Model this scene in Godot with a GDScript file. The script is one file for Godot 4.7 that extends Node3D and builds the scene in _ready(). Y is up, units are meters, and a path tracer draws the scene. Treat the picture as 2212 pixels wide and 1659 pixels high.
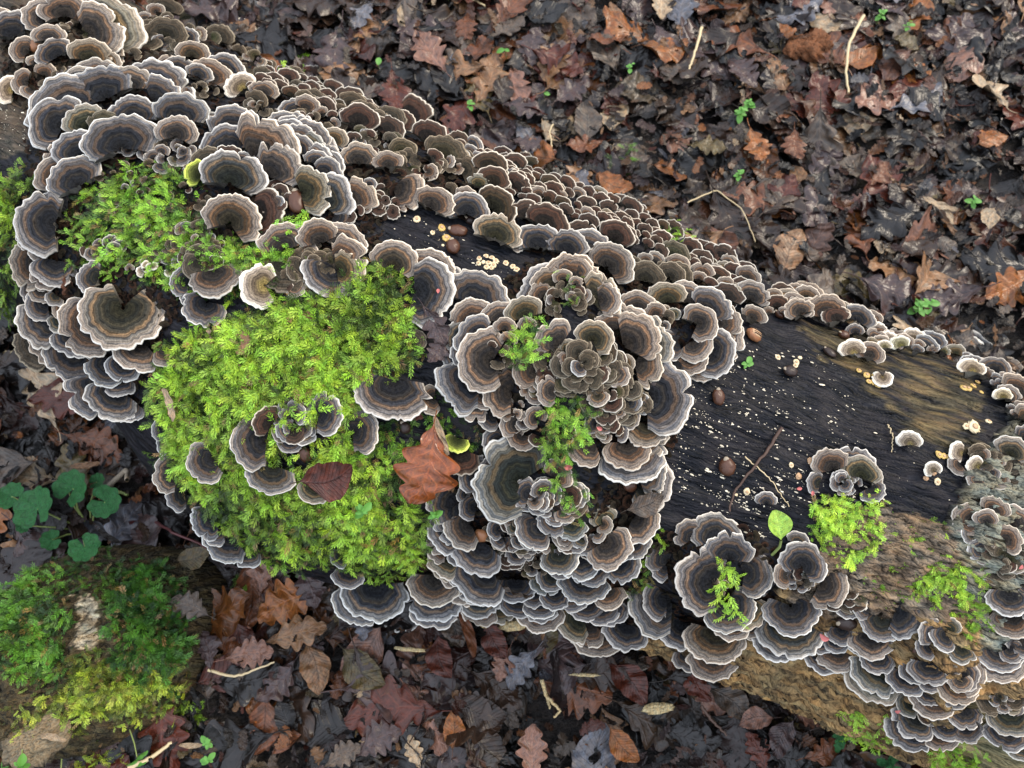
extends Node3D
# A fallen log covered in turkey tail brackets and moss, lying on wet oak and hornbeam litter.

const HALF_TAN := 0.5095
var eye := Vector3(0, 0.9209, 0.3352)
var eye_basis: Basis
var rng := RandomNumberGenerator.new()
var noise := FastNoiseLite.new()
var rough := FastNoiseLite.new()
var tile := Vector2.ZERO
var holder: Node3D = null
var M := {}
var log_at := Vector3.ZERO
var log_dir := Vector3.RIGHT
var log_side := Vector3.BACK
var bend_from := 0.0
var bend := 0.0
const LOG_HEIGHT := 0.13
const LOG_RADIUS := 0.236
var mounds := []
var stump_at := Vector3.ZERO
var used := {}


func _ready() -> void:
	rng.seed = 71
	noise.seed = 5
	noise.noise_type = FastNoiseLite.TYPE_SIMPLEX
	noise.frequency = 1.0
	rough.seed = 9
	rough.noise_type = FastNoiseLite.TYPE_SIMPLEX
	rough.fractal_octaves = 4
	rough.frequency = 1.0

	# camera: a phone held about a metre over the wood, tilted a little away from straight down
	var cam := Camera3D.new()
	cam.name = "camera"
	cam.fov = 54.0
	cam.near = 0.02
	cam.far = 80.0
	add_child(cam)
	cam.look_at_from_position(eye, Vector3.ZERO, Vector3(0, 0, -1))
	eye_basis = cam.transform.basis
	var lens := CameraAttributesPhysical.new()
	lens.frustum_focal_length = 23.55
	lens.frustum_focus_distance = 0.60
	lens.exposure_aperture = 9.5
	cam.attributes = lens
	cam.fov = 54.0

	# an overcast winter sky, a soft sun behind the cloud
	var sky := ProceduralSkyMaterial.new()
	sky.sky_top_color = Color(0.90, 0.935, 1.0)
	sky.sky_horizon_color = Color(0.54, 0.57, 0.60)
	sky.sky_curve = 0.6      # an overcast sky is about three times as bright overhead as at the horizon
	sky.sky_energy_multiplier = 1.3
	sky.ground_bottom_color = Color(0.10, 0.09, 0.08)
	sky.ground_horizon_color = Color(0.16, 0.15, 0.14)
	var env := Environment.new()
	env.background_mode = Environment.BG_SKY
	env.sky = Sky.new()
	env.sky.sky_material = sky
	env.tonemap_mode = Environment.TONE_MAPPER_LINEAR
	env.tonemap_exposure = 1.9
	env.sdfgi_enabled = true
	env.ssao_enabled = true
	env.ssil_enabled = true
	var around := WorldEnvironment.new()
	around.name = "world_environment"
	around.environment = env
	add_child(around)
	var sun := DirectionalLight3D.new()
	sun.name = "sun"
	sun.light_energy = 0.75
	sun.light_color = Color(1.0, 0.95, 0.88)
	sun.light_angular_distance = 22.0
	sun.shadow_enabled = true
	add_child(sun)
	sun.look_at_from_position(Vector3(1.0, 1.25, -0.62), Vector3.ZERO, Vector3.UP)

	frame_log()
	make_materials()
	build_ground()
	build_log()
	build_stump()
	build_brackets()
	build_moss()
	build_litter()
	build_details()


# ---------------------------------------------------------------- the lie of the land

func ray(x: float, y: float) -> Vector3:
	return (eye_basis * Vector3((x - 1106.0) / 829.5 * HALF_TAN, (829.5 - y) / 829.5 * HALF_TAN, -1.0))


func seen(p: Vector3) -> Vector2:      # where a point of the world shows in the photograph (2212 wide)
	var q := eye_basis.transposed() * (p - eye)
	return Vector2(1106.0 + q.x / -q.z / HALF_TAN * 829.5, 829.5 - q.y / -q.z / HALF_TAN * 829.5)


func on_level(x: float, y: float, h: float) -> Vector3:
	var d := ray(x, y)
	return eye + d * ((h - eye.y) / d.y)


func frame_log() -> void:
	var a := on_level(700, 690, LOG_HEIGHT)
	var b := on_level(1700, 1062, LOG_HEIGHT)
	var c := on_level(0, 240, LOG_HEIGHT)
	log_at = a
	log_dir = (b - a).normalized()
	log_side = Vector3(-log_dir.z, 0, log_dir.x)
	var s := (c - a).dot(log_dir)
	bend = (c - a).dot(log_side) / (s * s)
	stump_at = on_level(175, 1395, 0.05)
	for m in [[620, 960, 0.13, 0.022], [1250, 820, 0.058, 0.034], [1215, 1110, 0.060, 0.030], [1240, 640, 0.030, 0.014], [1080, 770, 0.032, 0.014], [1545, 1240, 0.038, 0.024], [1718, 1210, 0.032, 0.014], [300, 540, 0.12, 0.018], [620, 400, 0.10, 0.014], [160, 90, 0.05, 0.024], [1480, 710, 0.036, 0.016], [1825, 1150, 0.035, 0.010], [2030, 1400, 0.03, 0.014], [2020, 1490, 0.03, 0.014]]:
		mounds.append([hit(m[0], m[1]), m[2], m[3]])


func log_point(s: float, phi: float) -> Vector3:     # phi 0 is the top of the log, positive towards the near side
	var off := bend * s * s if s < 0.0 else 0.0
	var o := log_at + log_dir * s + log_side * off
	var out := log_side * sin(phi) + Vector3.UP * cos(phi)
	var p := o + out * log_radius(s, phi)
	return p + out * mound_height(p)


func mound_height(p: Vector3) -> float:
	var h := 0.0
	for m in mounds:
		h += m[2] * exp(-p.distance_squared_to(m[0]) / (m[1] * m[1]))
	return h


func log_radius(s: float, phi: float) -> float:
	return LOG_RADIUS * (1.0 + 0.02 * sin(phi * 3.0 + s * 4.0) + 0.02 * sin(s * 9.0 + phi)) + 0.004 * noise.get_noise_2d(s * 12.0, phi * 3.0) - 0.046 * smoothstep(0.0, 0.62, s) - 0.045 * smoothstep(0.4, 1.3, phi) * smoothstep(0.0, -0.2, s) + 0.034 * exp(-pow((s - 0.10) / 0.15, 2.0)) * smoothstep(0.3, 1.1, phi) - 0.022 * smoothstep(-0.12, -0.42, s)


func log_depth(p: Vector3) -> float:     # how far p lies outside the log's skin
	var s := (p - log_at).dot(log_dir)
	var off := bend * s * s if s < 0.0 else 0.0
	var q := p - log_at - log_dir * s - log_side * off
	var w := q.dot(log_side)
	return sqrt(w * w + q.y * q.y) - log_radius(s, atan2(w, q.y)) - mound_height(p)


func ground_height(x: float, z: float) -> float:
	var h := 0.006 * noise.get_noise_2d(x * 5.0, z * 5.0) + 0.012 * noise.get_noise_2d(x * 1.3 + 7.0, z * 1.3)
	var dx := (x - stump_at.x) / 0.115
	var dz := (z - stump_at.z) / 0.10
	dx += 0.25 * dz
	var r := pow(absf(dx), 2.4) + pow(absf(dz), 2.4)
	return h + stump_height(r, x, z)


func stump_height(r: float, x: float, z: float) -> float:
	if r > 1.6: return 0.0
	return (0.105 + 0.012 * rough.get_noise_2d(x * 14.0, z * 22.0)) * pow(maxf(0.0, 1.0 - pow(r / 1.45, 1.6)), 0.6)


func outside(p: Vector3) -> float:
	return minf(log_depth(p), p.y - ground_height(p.x, p.z))


func hit(x: float, y: float) -> Vector3:     # the surface of log, stump or ground that shows at that place
	var d := ray(x, y)
	var t := 0.30
	var last := t
	for i in 60:
		var f := outside(eye + d * t)
		if f < 0.0: break
		last = t
		t += clampf(f * 0.55, 0.002, 0.08)
		if t > 3.0: break
	var lo := last
	var hi := t
	for i in 7:
		var mid := (lo + hi) * 0.5
		if outside(eye + d * mid) < 0.0: hi = mid
		else: lo = mid
	return eye + d * hi


func normal_at(p: Vector3) -> Vector3:
	var e := 0.004
	return Vector3(outside(p + Vector3(e, 0, 0)) - outside(p - Vector3(e, 0, 0)), outside(p + Vector3(0, e, 0)) - outside(p - Vector3(0, e, 0)), outside(p + Vector3(0, 0, e)) - outside(p - Vector3(0, 0, e))).normalized()


func px_size(p: Vector3) -> float:      # metres that one pixel of the 2212 wide photograph covers at that point
	return -(eye_basis.transposed() * (p - eye)).z * HALF_TAN / 829.5


# ---------------------------------------------------------------- small helpers

func numbered(called: String) -> String:
	var n: int = used.get(called, 0)
	used[called] = n + 1
	return called if n == 0 else "%s_%03d" % [called, n]


func tag(o: Node, label: String, category: String, group := "", kind := "") -> void:
	if label: o.set_meta("label", label)
	if category: o.set_meta("category", category)
	if group: o.set_meta("group", group)
	if kind: o.set_meta("kind", kind)


func thing(called: String, at: Vector3, label: String, category: String, group := "", kind := "") -> Node3D:
	var o := Node3D.new()
	o.name = numbered(called)
	o.position = at
	add_child(o)
	tag(o, label, category, group, kind)
	return o


func put(called: String, mesh: Mesh, m: Material, parent: Node, where := Transform3D()) -> MeshInstance3D:
	var o := MeshInstance3D.new()
	o.name = numbered(called) if parent == self else called
	o.mesh = mesh
	o.material_override = m
	o.transform = where
	parent.add_child(o, true)
	return o


func grid_mesh(v: PackedVector3Array, uv: PackedVector2Array, col: PackedColorArray, nu: int, nv: int, flip := false) -> ArrayMesh:
	var ix := PackedInt32Array()
	ix.resize((nu - 1) * (nv - 1) * 6)
	var k := 0
	for j in nv - 1:
		for i in nu - 1:
			var a := j * nu + i
			var b := a + 1
			var c := a + nu
			var d := c + 1
			if flip:
				ix[k] = a; ix[k + 1] = b; ix[k + 2] = c; ix[k + 3] = b; ix[k + 4] = d; ix[k + 5] = c
			else:
				ix[k] = a; ix[k + 1] = c; ix[k + 2] = b; ix[k + 3] = b; ix[k + 4] = c; ix[k + 5] = d
			k += 6
	return mesh_of(v, uv, col, ix)


func mesh_of(v: PackedVector3Array, uv: PackedVector2Array, col: PackedColorArray, ix: PackedInt32Array) -> ArrayMesh:
	var arr := []
	arr.resize(Mesh.ARRAY_MAX)
	arr[Mesh.ARRAY_VERTEX] = v
	if uv.size(): arr[Mesh.ARRAY_TEX_UV] = uv
	if col.size(): arr[Mesh.ARRAY_COLOR] = col
	arr[Mesh.ARRAY_INDEX] = ix
	var raw := ArrayMesh.new()
	raw.add_surface_from_arrays(Mesh.PRIMITIVE_TRIANGLES, arr)
	var st := SurfaceTool.new()
	st.create_from(raw, 0)
	st.generate_normals()
	return st.commit()


func tube(points: Array, r0: float, r1: float, sides := 6) -> ArrayMesh:
	var v := PackedVector3Array()
	var n := points.size()
	var up := Vector3(0.31, 0.9, 0.27).normalized()
	for i in n:
		var t: Vector3 = (points[mini(i + 1, n - 1)] - points[maxi(i - 1, 0)]).normalized()
		var a := t.cross(up).normalized()
		var b := a.cross(t)
		var r := lerpf(r0, r1, float(i) / (n - 1))
		for k in sides + 1:
			var th := TAU * k / sides
			v.append(points[i] + (a * cos(th) + b * sin(th)) * r)
	return grid_mesh(v, PackedVector2Array(), PackedColorArray(), sides + 1, n, true)


func grad(stops: Array, t: float) -> Color:
	for i in range(1, stops.size()):
		if t <= stops[i][0]:
			var a: Array = stops[i - 1]
			var b: Array = stops[i]
			var k := clampf((t - a[0]) / maxf(1e-5, b[0] - a[0]), 0.0, 1.0)
			return Color(lerpf(a[1], b[1], k), lerpf(a[2], b[2], k), lerpf(a[3], b[3], k))
	var e: Array = stops[stops.size() - 1]
	return Color(e[1], e[2], e[3])


func picture(w: int, h: int, data: PackedByteArray, format := Image.FORMAT_RGB8) -> ImageTexture:
	return ImageTexture.create_from_image(Image.create_from_data(w, h, false, format, data))


func srgb8(c: float) -> int:
	c = clampf(c, 0.0, 1.0)
	return int(255.0 * (1.055 * pow(c, 0.4167) - 0.055 if c > 0.0031 else c * 12.92) + 0.5)


func lin(r: float, g: float, b: float) -> Color:
	return Color(r, g, b).linear_to_srgb()


func plain(c: Color, roughness: float, specular := 0.5) -> StandardMaterial3D:
	var m := StandardMaterial3D.new()
	m.albedo_color = c
	m.roughness = roughness
	m.metallic_specular = specular
	m.cull_mode = BaseMaterial3D.CULL_DISABLED
	return m


func inside(poly: PackedVector2Array, p: Vector2) -> bool:
	return Geometry2D.is_point_in_polygon(p, poly)


func P(list: Array) -> PackedVector2Array:
	var out := PackedVector2Array()
	for i in range(0, list.size(), 2):
		out.append(Vector2(list[i], list[i + 1]))
	return out


# ---------------------------------------------------------------- materials

func bracket_material(stops: Array, seed_: int, fibre: float, gloss: float) -> StandardMaterial3D:
	var w := 384
	var h := 256
	var lut := []
	for i in 513: lut.append(grad(stops, i / 512.0))
	var pix := PackedByteArray()
	pix.resize(w * h * 3)
	var hgt := PackedByteArray()
	hgt.resize(w * h)
	var o := float(seed_) * 17.3
	var warp := PackedFloat32Array()
	var lobe := PackedFloat32Array()
	for x in w:      # the wander of the zones round the cap, closed on itself
		var c := Vector2(cos(TAU * x / w), sin(TAU * x / w))
		warp.append(noise.get_noise_3d(c.x * 1.6 + o, c.y * 1.6, 3.0))
		lobe.append(noise.get_noise_3d(c.x * 7.0 + o, c.y * 7.0, 9.0))
	var k := 0
	for y in h:
		var t := (y + 0.5) / h
		var keep := clampf((1.0 - t) * 6.0, 0.12, 1.0)
		for x in w:
			var a := noise.get_noise_3d(x * 0.033 + o, t * 9.0, 1.0)
			var b := noise.get_noise_3d(x * 0.35 + o, t * 60.0, 5.0)
			var f := noise.get_noise_3d(x * 0.30 + o, t * 7.0, 8.0)
			var v := t + keep * (0.045 * warp[x] + 0.006 * lobe[x] + 0.014 * a) + 0.006 * b
			var line := sin(v * 58.0 + 3.0 * a + o) * 0.55 + sin(v * 127.0 + o * 2.0) * 0.4
			var c: Color = lut[clampi(int(v * 512.0), 0, 512)]
			var rim := smoothstep(0.955, 0.98, v)
			var g := lerpf(0.30, 1.0, smoothstep(0.35, 0.95, v)) * (1.0 + (0.50 * line + 0.45 * a) * (1.0 - rim * 0.9)) * (1.0 + fibre * (0.7 * b + 0.7 * f) * (1.0 - 0.7 * rim))
			pix[k * 3] = srgb8(c.r * g)
			pix[k * 3 + 1] = srgb8(c.g * g)
			pix[k * 3 + 2] = srgb8(c.b * g)
			hgt[k] = clampi(int(128.0 + 40.0 * line + 40.0 * b + 40.0 * f), 0, 255)
			k += 1
	var m := StandardMaterial3D.new()
	m.albedo_texture = picture(w, h, pix)
	m.roughness = gloss
	m.metallic_specular = 0.16
	m.vertex_color_use_as_albedo = true
	m.cull_mode = BaseMaterial3D.CULL_DISABLED
	m.heightmap_enabled = true
	m.heightmap_texture = picture(w, h, hgt, Image.FORMAT_L8)
	m.heightmap_scale = 0.045
	return m


const CHARCOAL_A := [[0.0, 0.016, 0.015, 0.015], [0.16, 0.022, 0.022, 0.024], [0.30, 0.030, 0.032, 0.038], [0.38, 0.052, 0.044, 0.036], [0.44, 0.024, 0.026, 0.032], [0.54, 0.034, 0.035, 0.040], [0.60, 0.085, 0.056, 0.038], [0.65, 0.105, 0.070, 0.048], [0.69, 0.040, 0.038, 0.040], [0.76, 0.070, 0.062, 0.058], [0.81, 0.105, 0.088, 0.076], [0.835, 0.072, 0.072, 0.078], [0.865, 0.105, 0.10, 0.10], [0.89, 0.075, 0.078, 0.085], [0.92, 0.15, 0.13, 0.11], [0.955, 0.235, 0.205, 0.175], [0.968, 0.30, 0.275, 0.24], [0.980, 0.60, 0.565, 0.505], [1.0, 0.74, 0.70, 0.63]]
const CHARCOAL_B := [[0.0, 0.018, 0.018, 0.020], [0.20, 0.026, 0.027, 0.031], [0.33, 0.019, 0.021, 0.027], [0.42, 0.042, 0.040, 0.040], [0.50, 0.066, 0.050, 0.036], [0.55, 0.026, 0.028, 0.035], [0.64, 0.038, 0.040, 0.047], [0.70, 0.125, 0.083, 0.055], [0.74, 0.090, 0.066, 0.050], [0.78, 0.046, 0.046, 0.050], [0.83, 0.11, 0.10, 0.093], [0.87, 0.080, 0.080, 0.086], [0.90, 0.125, 0.112, 0.10], [0.935, 0.18, 0.165, 0.15], [0.966, 0.26, 0.24, 0.215], [0.979, 0.58, 0.545, 0.49], [1.0, 0.74, 0.70, 0.64]]
const RUST_A := [[0.0, 0.020, 0.017, 0.015], [0.20, 0.034, 0.028, 0.024], [0.32, 0.060, 0.048, 0.038], [0.42, 0.040, 0.037, 0.036], [0.50, 0.115, 0.066, 0.038], [0.56, 0.050, 0.040, 0.034], [0.62, 0.155, 0.085, 0.047], [0.68, 0.110, 0.072, 0.050], [0.73, 0.062, 0.054, 0.050], [0.80, 0.165, 0.125, 0.095], [0.835, 0.095, 0.086, 0.080], [0.87, 0.15, 0.12, 0.095], [0.90, 0.105, 0.094, 0.085], [0.93, 0.20, 0.155, 0.115], [0.965, 0.28, 0.23, 0.18], [0.980, 0.58, 0.515, 0.43], [1.0, 0.72, 0.655, 0.56]]
const RUST_B := [[0.0, 0.022, 0.020, 0.019], [0.22, 0.048, 0.038, 0.030], [0.34, 0.032, 0.030, 0.031], [0.45, 0.080, 0.062, 0.048], [0.52, 0.047, 0.042, 0.040], [0.60, 0.078, 0.060, 0.048], [0.66, 0.185, 0.110, 0.065], [0.70, 0.13, 0.085, 0.057], [0.745, 0.060, 0.056, 0.056], [0.79, 0.13, 0.11, 0.095], [0.84, 0.18, 0.145, 0.115], [0.865, 0.11, 0.10, 0.094], [0.90, 0.165, 0.13, 0.10], [0.95, 0.245, 0.20, 0.16], [0.968, 0.30, 0.25, 0.20], [0.979, 0.55, 0.495, 0.42], [1.0, 0.72, 0.66, 0.57]]
const DARK_A := [[0.0, 0.012, 0.010, 0.009], [0.25, 0.022, 0.017, 0.014], [0.40, 0.035, 0.026, 0.020], [0.50, 0.018, 0.015, 0.014], [0.60, 0.055, 0.032, 0.021], [0.68, 0.030, 0.022, 0.018], [0.78, 0.052, 0.030, 0.020], [0.85, 0.024, 0.018, 0.015], [0.91, 0.052, 0.036, 0.026], [0.945, 0.085, 0.062, 0.045], [0.968, 0.50, 0.45, 0.38], [1.0, 0.68, 0.62, 0.53]]
const DARK_B := [[0.0, 0.012, 0.010, 0.010], [0.30, 0.028, 0.020, 0.015], [0.44, 0.020, 0.016, 0.014], [0.55, 0.070, 0.034, 0.022], [0.64, 0.040, 0.024, 0.018], [0.72, 0.062, 0.029, 0.018], [0.80, 0.026, 0.017, 0.014], [0.88, 0.045, 0.030, 0.022], [0.94, 0.080, 0.058, 0.043], [0.965, 0.46, 0.40, 0.33], [1.0, 0.62, 0.56, 0.46]]
const OLD_A := [[0.0, 0.030, 0.030, 0.018], [0.20, 0.045, 0.040, 0.027], [0.35, 0.032, 0.030, 0.024], [0.48, 0.075, 0.062, 0.043], [0.56, 0.042, 0.038, 0.030], [0.68, 0.060, 0.045, 0.030], [0.76, 0.034, 0.029, 0.022], [0.85, 0.070, 0.053, 0.036], [0.92, 0.048, 0.040, 0.030], [0.96, 0.13, 0.105, 0.075], [1.0, 0.30, 0.25, 0.18]]
const PALE_A := [[0.0, 0.34, 0.24, 0.07], [0.22, 0.44, 0.33, 0.12], [0.40, 0.22, 0.16, 0.095], [0.52, 0.16, 0.12, 0.085], [0.62, 0.30, 0.235, 0.165], [0.70, 0.17, 0.135, 0.105], [0.80, 0.28, 0.23, 0.18], [0.90, 0.42, 0.37, 0.30], [0.95, 0.66, 0.60, 0.50], [1.0, 0.78, 0.73, 0.62]]
const GREEN_A := [[0.0, 0.030, 0.034, 0.012], [0.45, 0.042, 0.052, 0.014], [0.70, 0.075, 0.085, 0.020], [0.86, 0.22, 0.26, 0.040], [0.95, 0.46, 0.52, 0.09], [1.0, 0.62, 0.66, 0.20]]


func leaf_material(c: Color, picture_: ImageTexture, relief: ImageTexture, gloss: float, tinted := false) -> StandardMaterial3D:
	var m := plain(c, gloss, 0.38)
	m.albedo_texture = picture_
	m.heightmap_enabled = true
	m.heightmap_texture = relief
	m.heightmap_scale = 0.08
	m.vertex_color_use_as_albedo = tinted
	return m


func leaf_pictures(veins: int, slant: float, contrast: float, o: float) -> Array:
	var w := 128
	var h := 256
	var pix := PackedByteArray()
	pix.resize(w * h * 3)
	var hg := PackedByteArray()
	hg.resize(w * h)
	var k := 0
	for y in h:
		var t := (y + 0.5) / h
		for x in w:
			var u := (x + 0.5) / w * 2.0 - 1.0
			var a := noise.get_noise_3d(u * 1.8, t * 4.0, o)
			var b := noise.get_noise_3d(u * 9.0, t * 20.0, o + 4.0)
			var d := noise.get_noise_3d(u * 30.0, t * 64.0, o + 9.0)
			var ph := fposmod((t - slant * absf(u) + 0.008 * a) * veins, 1.0)
			var side := exp(-pow(minf(ph, 1.0 - ph) / 0.07, 2.0))
			var mid := exp(-pow(u / 0.045, 2.0))
			var vein := maxf(mid, side * 0.8)
			var spot := smoothstep(0.42, 0.62, noise.get_noise_3d(u * 5.0, t * 11.0, o + 20.0))
			var g := (0.66 + 0.42 * a + 0.26 * b + 0.22 * d) * (1.0 - 0.5 * spot)
			g = lerpf(g, g * (1.0 + contrast), vein)
			var warm := 1.0 + 0.25 * noise.get_noise_3d(u * 2.5, t * 5.0, o + 31.0)
			pix[k * 3] = srgb8(g * warm)
			pix[k * 3 + 1] = srgb8(g)
			pix[k * 3 + 2] = srgb8(g / warm)
			hg[k] = clampi(int(110.0 + 90.0 * mid + 70.0 * side + 45.0 * b + 30.0 * d - 25.0 * sin(ph * PI)), 0, 255)
			k += 1
	return [picture(w, h, pix), picture(w, h, hg, Image.FORMAT_L8)]


func wood_pictures() -> Array:
	var w := 1024
	var h := 512
	var pix := PackedByteArray()
	pix.resize(w * h * 3)
	var hg := PackedByteArray()
	hg.resize(w * h)
	var k := 0
	for y in h:
		for x in w:
			var bow := noise.get_noise_2d(x * 0.006, y * 0.012) * 10.0
			var yy := y + bow
			var a := noise.get_noise_2d(x * 0.010, yy * 0.16)
			var b := noise.get_noise_2d(x * 0.018 + 40.0, yy * 0.55)
			var c := noise.get_noise_2d(x * 0.06 + 90.0, yy * 0.9)
			var big := noise.get_noise_2d(x * 0.012 + 11.0, y * 0.014 + 3.0)
			var crack := smoothstep(0.55, 0.75, noise.get_noise_2d(x * 0.008 + 200.0, yy * 0.28))
			var g := 0.55 + 0.40 * a + 0.36 * b + 0.22 * c + 0.25 * big
			g *= 1.0 - 0.75 * crack
			pix[k * 3] = srgb8(g * (1.0 + 0.18 * big + 0.1 * a))
			pix[k * 3 + 1] = srgb8(g)
			pix[k * 3 + 2] = srgb8(g * (1.0 - 0.14 * big - 0.06 * a))
			hg[k] = clampi(int(128.0 + 60.0 * a + 55.0 * b + 35.0 * c - 90.0 * crack), 0, 255)
			k += 1
	return [picture(w, h, pix), picture(w, h, hg, Image.FORMAT_L8)]


func bark_pictures() -> Array:
	var w := 512
	var h := 512
	var cell := FastNoiseLite.new()
	cell.seed = 3
	cell.noise_type = FastNoiseLite.TYPE_CELLULAR
	cell.cellular_return_type = FastNoiseLite.RETURN_DISTANCE2_SUB
	cell.frequency = 1.0
	var pix := PackedByteArray()
	pix.resize(w * h * 3)
	var hg := PackedByteArray()
	hg.resize(w * h)
	var k := 0
	for y in h:
		for x in w:
			var wx := x + 9.0 * noise.get_noise_2d(x * 0.03, y * 0.03)
			var wy := y + 9.0 * noise.get_noise_2d(x * 0.03 + 50.0, y * 0.03)
			var e := cell.get_noise_2d(wx * 0.022, wy * 0.055) + 1.0
			var f := rough.get_noise_2d(x * 0.03, y * 0.05)
			var d := noise.get_noise_2d(x * 0.25, y * 0.35)
			var gap := 1.0 - smoothstep(0.02, 0.22, e)
			var g := (0.72 + 0.5 * f + 0.22 * d) * (1.0 - 0.86 * gap)
			var tint := noise.get_noise_2d(x * 0.018 + 9.0, y * 0.03 + 2.0)
			pix[k * 3] = srgb8(g * (1.0 + 0.22 * tint))
			pix[k * 3 + 1] = srgb8(g)
			pix[k * 3 + 2] = srgb8(g * (1.0 - 0.25 * tint))
			hg[k] = clampi(int(150.0 + 80.0 * f + 45.0 * d - 120.0 * gap), 0, 255)
			k += 1
	return [picture(w, h, pix), picture(w, h, hg, Image.FORMAT_L8)]


func make_materials() -> void:
	M.tones = [
		[bracket_material(CHARCOAL_A, 1, 0.55, 0.62), bracket_material(CHARCOAL_B, 2, 0.55, 0.6)],
		[bracket_material(RUST_A, 3, 0.6, 0.62), bracket_material(RUST_B, 4, 0.6, 0.6)],
		[bracket_material(DARK_A, 5, 0.5, 0.5), bracket_material(DARK_B, 6, 0.5, 0.5)],
		[bracket_material(OLD_A, 7, 0.9, 0.75)],
		[bracket_material(PALE_A, 8, 0.5, 0.6)],
		[bracket_material(GREEN_A, 9, 0.5, 0.6)],
	]
	var wood := wood_pictures()
	var w := plain(Color.WHITE, 0.5, 0.2)
	w.albedo_texture = wood[0]
	w.vertex_color_use_as_albedo = true
	w.heightmap_enabled = true
	w.heightmap_texture = wood[1]
	w.heightmap_scale = 0.2
	M.wood = w
	var bark := bark_pictures()
	var b := plain(Color.WHITE, 0.75, 0.35)
	b.albedo_texture = bark[0]
	b.vertex_color_use_as_albedo = true
	b.heightmap_enabled = true
	b.heightmap_texture = bark[1]
	b.heightmap_scale = 0.9
	M.bark = b
	var soil := plain(Color.WHITE, 0.7, 0.4)
	soil.albedo_texture = bark[0]
	soil.albedo_color = lin(0.014, 0.010, 0.008)
	soil.uv1_triplanar = true
	soil.uv1_world_triplanar = true
	soil.uv1_scale = Vector3(6, 6, 6)
	soil.heightmap_enabled = true
	soil.heightmap_texture = bark[1]
	soil.heightmap_scale = 0.4
	M.soil = soil
	M.oak_look = leaf_pictures(7, 0.22, 0.9, 3.0)
	M.beam_look = leaf_pictures(13, 0.16, -0.5, 60.0)
	M.moss = plain(Color.WHITE, 0.5, 0.4)
	M.moss.vertex_color_use_as_albedo = true
	M.moss.backlight_enabled = true
	M.moss.backlight = Color(0.5, 0.55, 0.15)
	M.nut = plain(lin(0.055, 0.022, 0.011), 0.4, 0.4)
	M.dark_nut = plain(lin(0.020, 0.011, 0.008), 0.42, 0.4)
	M.cut_nut = plain(lin(0.36, 0.22, 0.12), 0.5, 0.4)
	M.straw = plain(lin(0.42, 0.33, 0.19), 0.5, 0.4)
	M.twig = plain(lin(0.055, 0.030, 0.020), 0.5, 0.4)
	M.grey_twig = plain(lin(0.22, 0.18, 0.13), 0.6, 0.4)
	M.cream = plain(lin(0.55, 0.44, 0.27), 0.6, 0.4)
	M.yellow = plain(lin(0.42, 0.28, 0.085), 0.55, 0.4)
	M.pink = plain(lin(0.36, 0.10, 0.09), 0.5, 0.4)
	M.green = plain(lin(0.075, 0.20, 0.035), 0.5, 0.35)
	M.green.backlight_enabled = true
	M.green.backlight = Color(0.35, 0.45, 0.12)
	M.dark_green = leaf_material(lin(0.020, 0.100, 0.026), M.oak_look[0], M.oak_look[1], 0.5)
	M.dark_green.metallic_specular = 0.3
	M.dark_green.backlight_enabled = true
	M.dark_green.backlight = Color(0.12, 0.2, 0.08)
	M.stem_green = plain(lin(0.16, 0.20, 0.06), 0.5, 0.4)
	M.tan_nut = plain(lin(0.20, 0.085, 0.036), 0.42, 0.4)
	M.red_twig = plain(lin(0.060, 0.018, 0.018), 0.4, 0.4)
	M.speck = plain(Color.WHITE, 0.6, 0.3)
	M.speck.vertex_color_use_as_albedo = true
	M.wet_leaf = leaf_material(lin(0.19, 0.048, 0.009), M.oak_look[0], M.oak_look[1], 0.3)
	M.wet_leaf.clearcoat_enabled = true
	M.wet_leaf.clearcoat = 0.3
	M.wet_leaf.clearcoat_roughness = 0.12
	M.wet_leaf.backlight_enabled = true
	M.wet_leaf.backlight = Color(0.25, 0.10, 0.03)
	M.lime_leaf = leaf_material(lin(0.26, 0.42, 0.055), M.oak_look[0], M.oak_look[1], 0.4)
	M.lime_leaf.backlight_enabled = true
	M.lime_leaf.backlight = Color(0.35, 0.4, 0.1)
	for e in [["rot", 0.19, 0.075, 0.032], ["chip", 0.55, 0.42, 0.22], ["sand", 0.20, 0.15, 0.09]]:
		var m := plain(lin(e[1], e[2], e[3]), 0.75, 0.3)
		m.albedo_texture = bark[0]
		m.uv1_triplanar = true
		m.uv1_scale = Vector3(14, 14, 14)
		m.heightmap_enabled = true
		m.heightmap_texture = bark[1]
		m.heightmap_scale = 0.1
		M[e[0]] = m


# ---------------------------------------------------------------- ground, log, stump

func build_ground() -> void:
	var n := 170
	var v := PackedVector3Array()
	for j in n:
		for i in n:
			var a := i * 2.0 / (n - 1) - 1.0
			var b := j * 2.0 / (n - 1) - 1.0
			var x := 1.1 * a + 14.0 * pow(a, 9.0)
			var z := 1.0 * b + 14.0 * pow(b, 9.0)
			v.append(Vector3(x, 0.006 * noise.get_noise_2d(x * 5.0, z * 5.0) + 0.012 * noise.get_noise_2d(x * 1.3 + 7.0, z * 1.3) - 0.002, z))
	var g := put("ground", grid_mesh(v, PackedVector2Array(), PackedColorArray(), n, n, true), M.soil, self)
	tag(g, "dark wet woodland soil under the fallen leaves", "ground", "", "structure")


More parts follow.
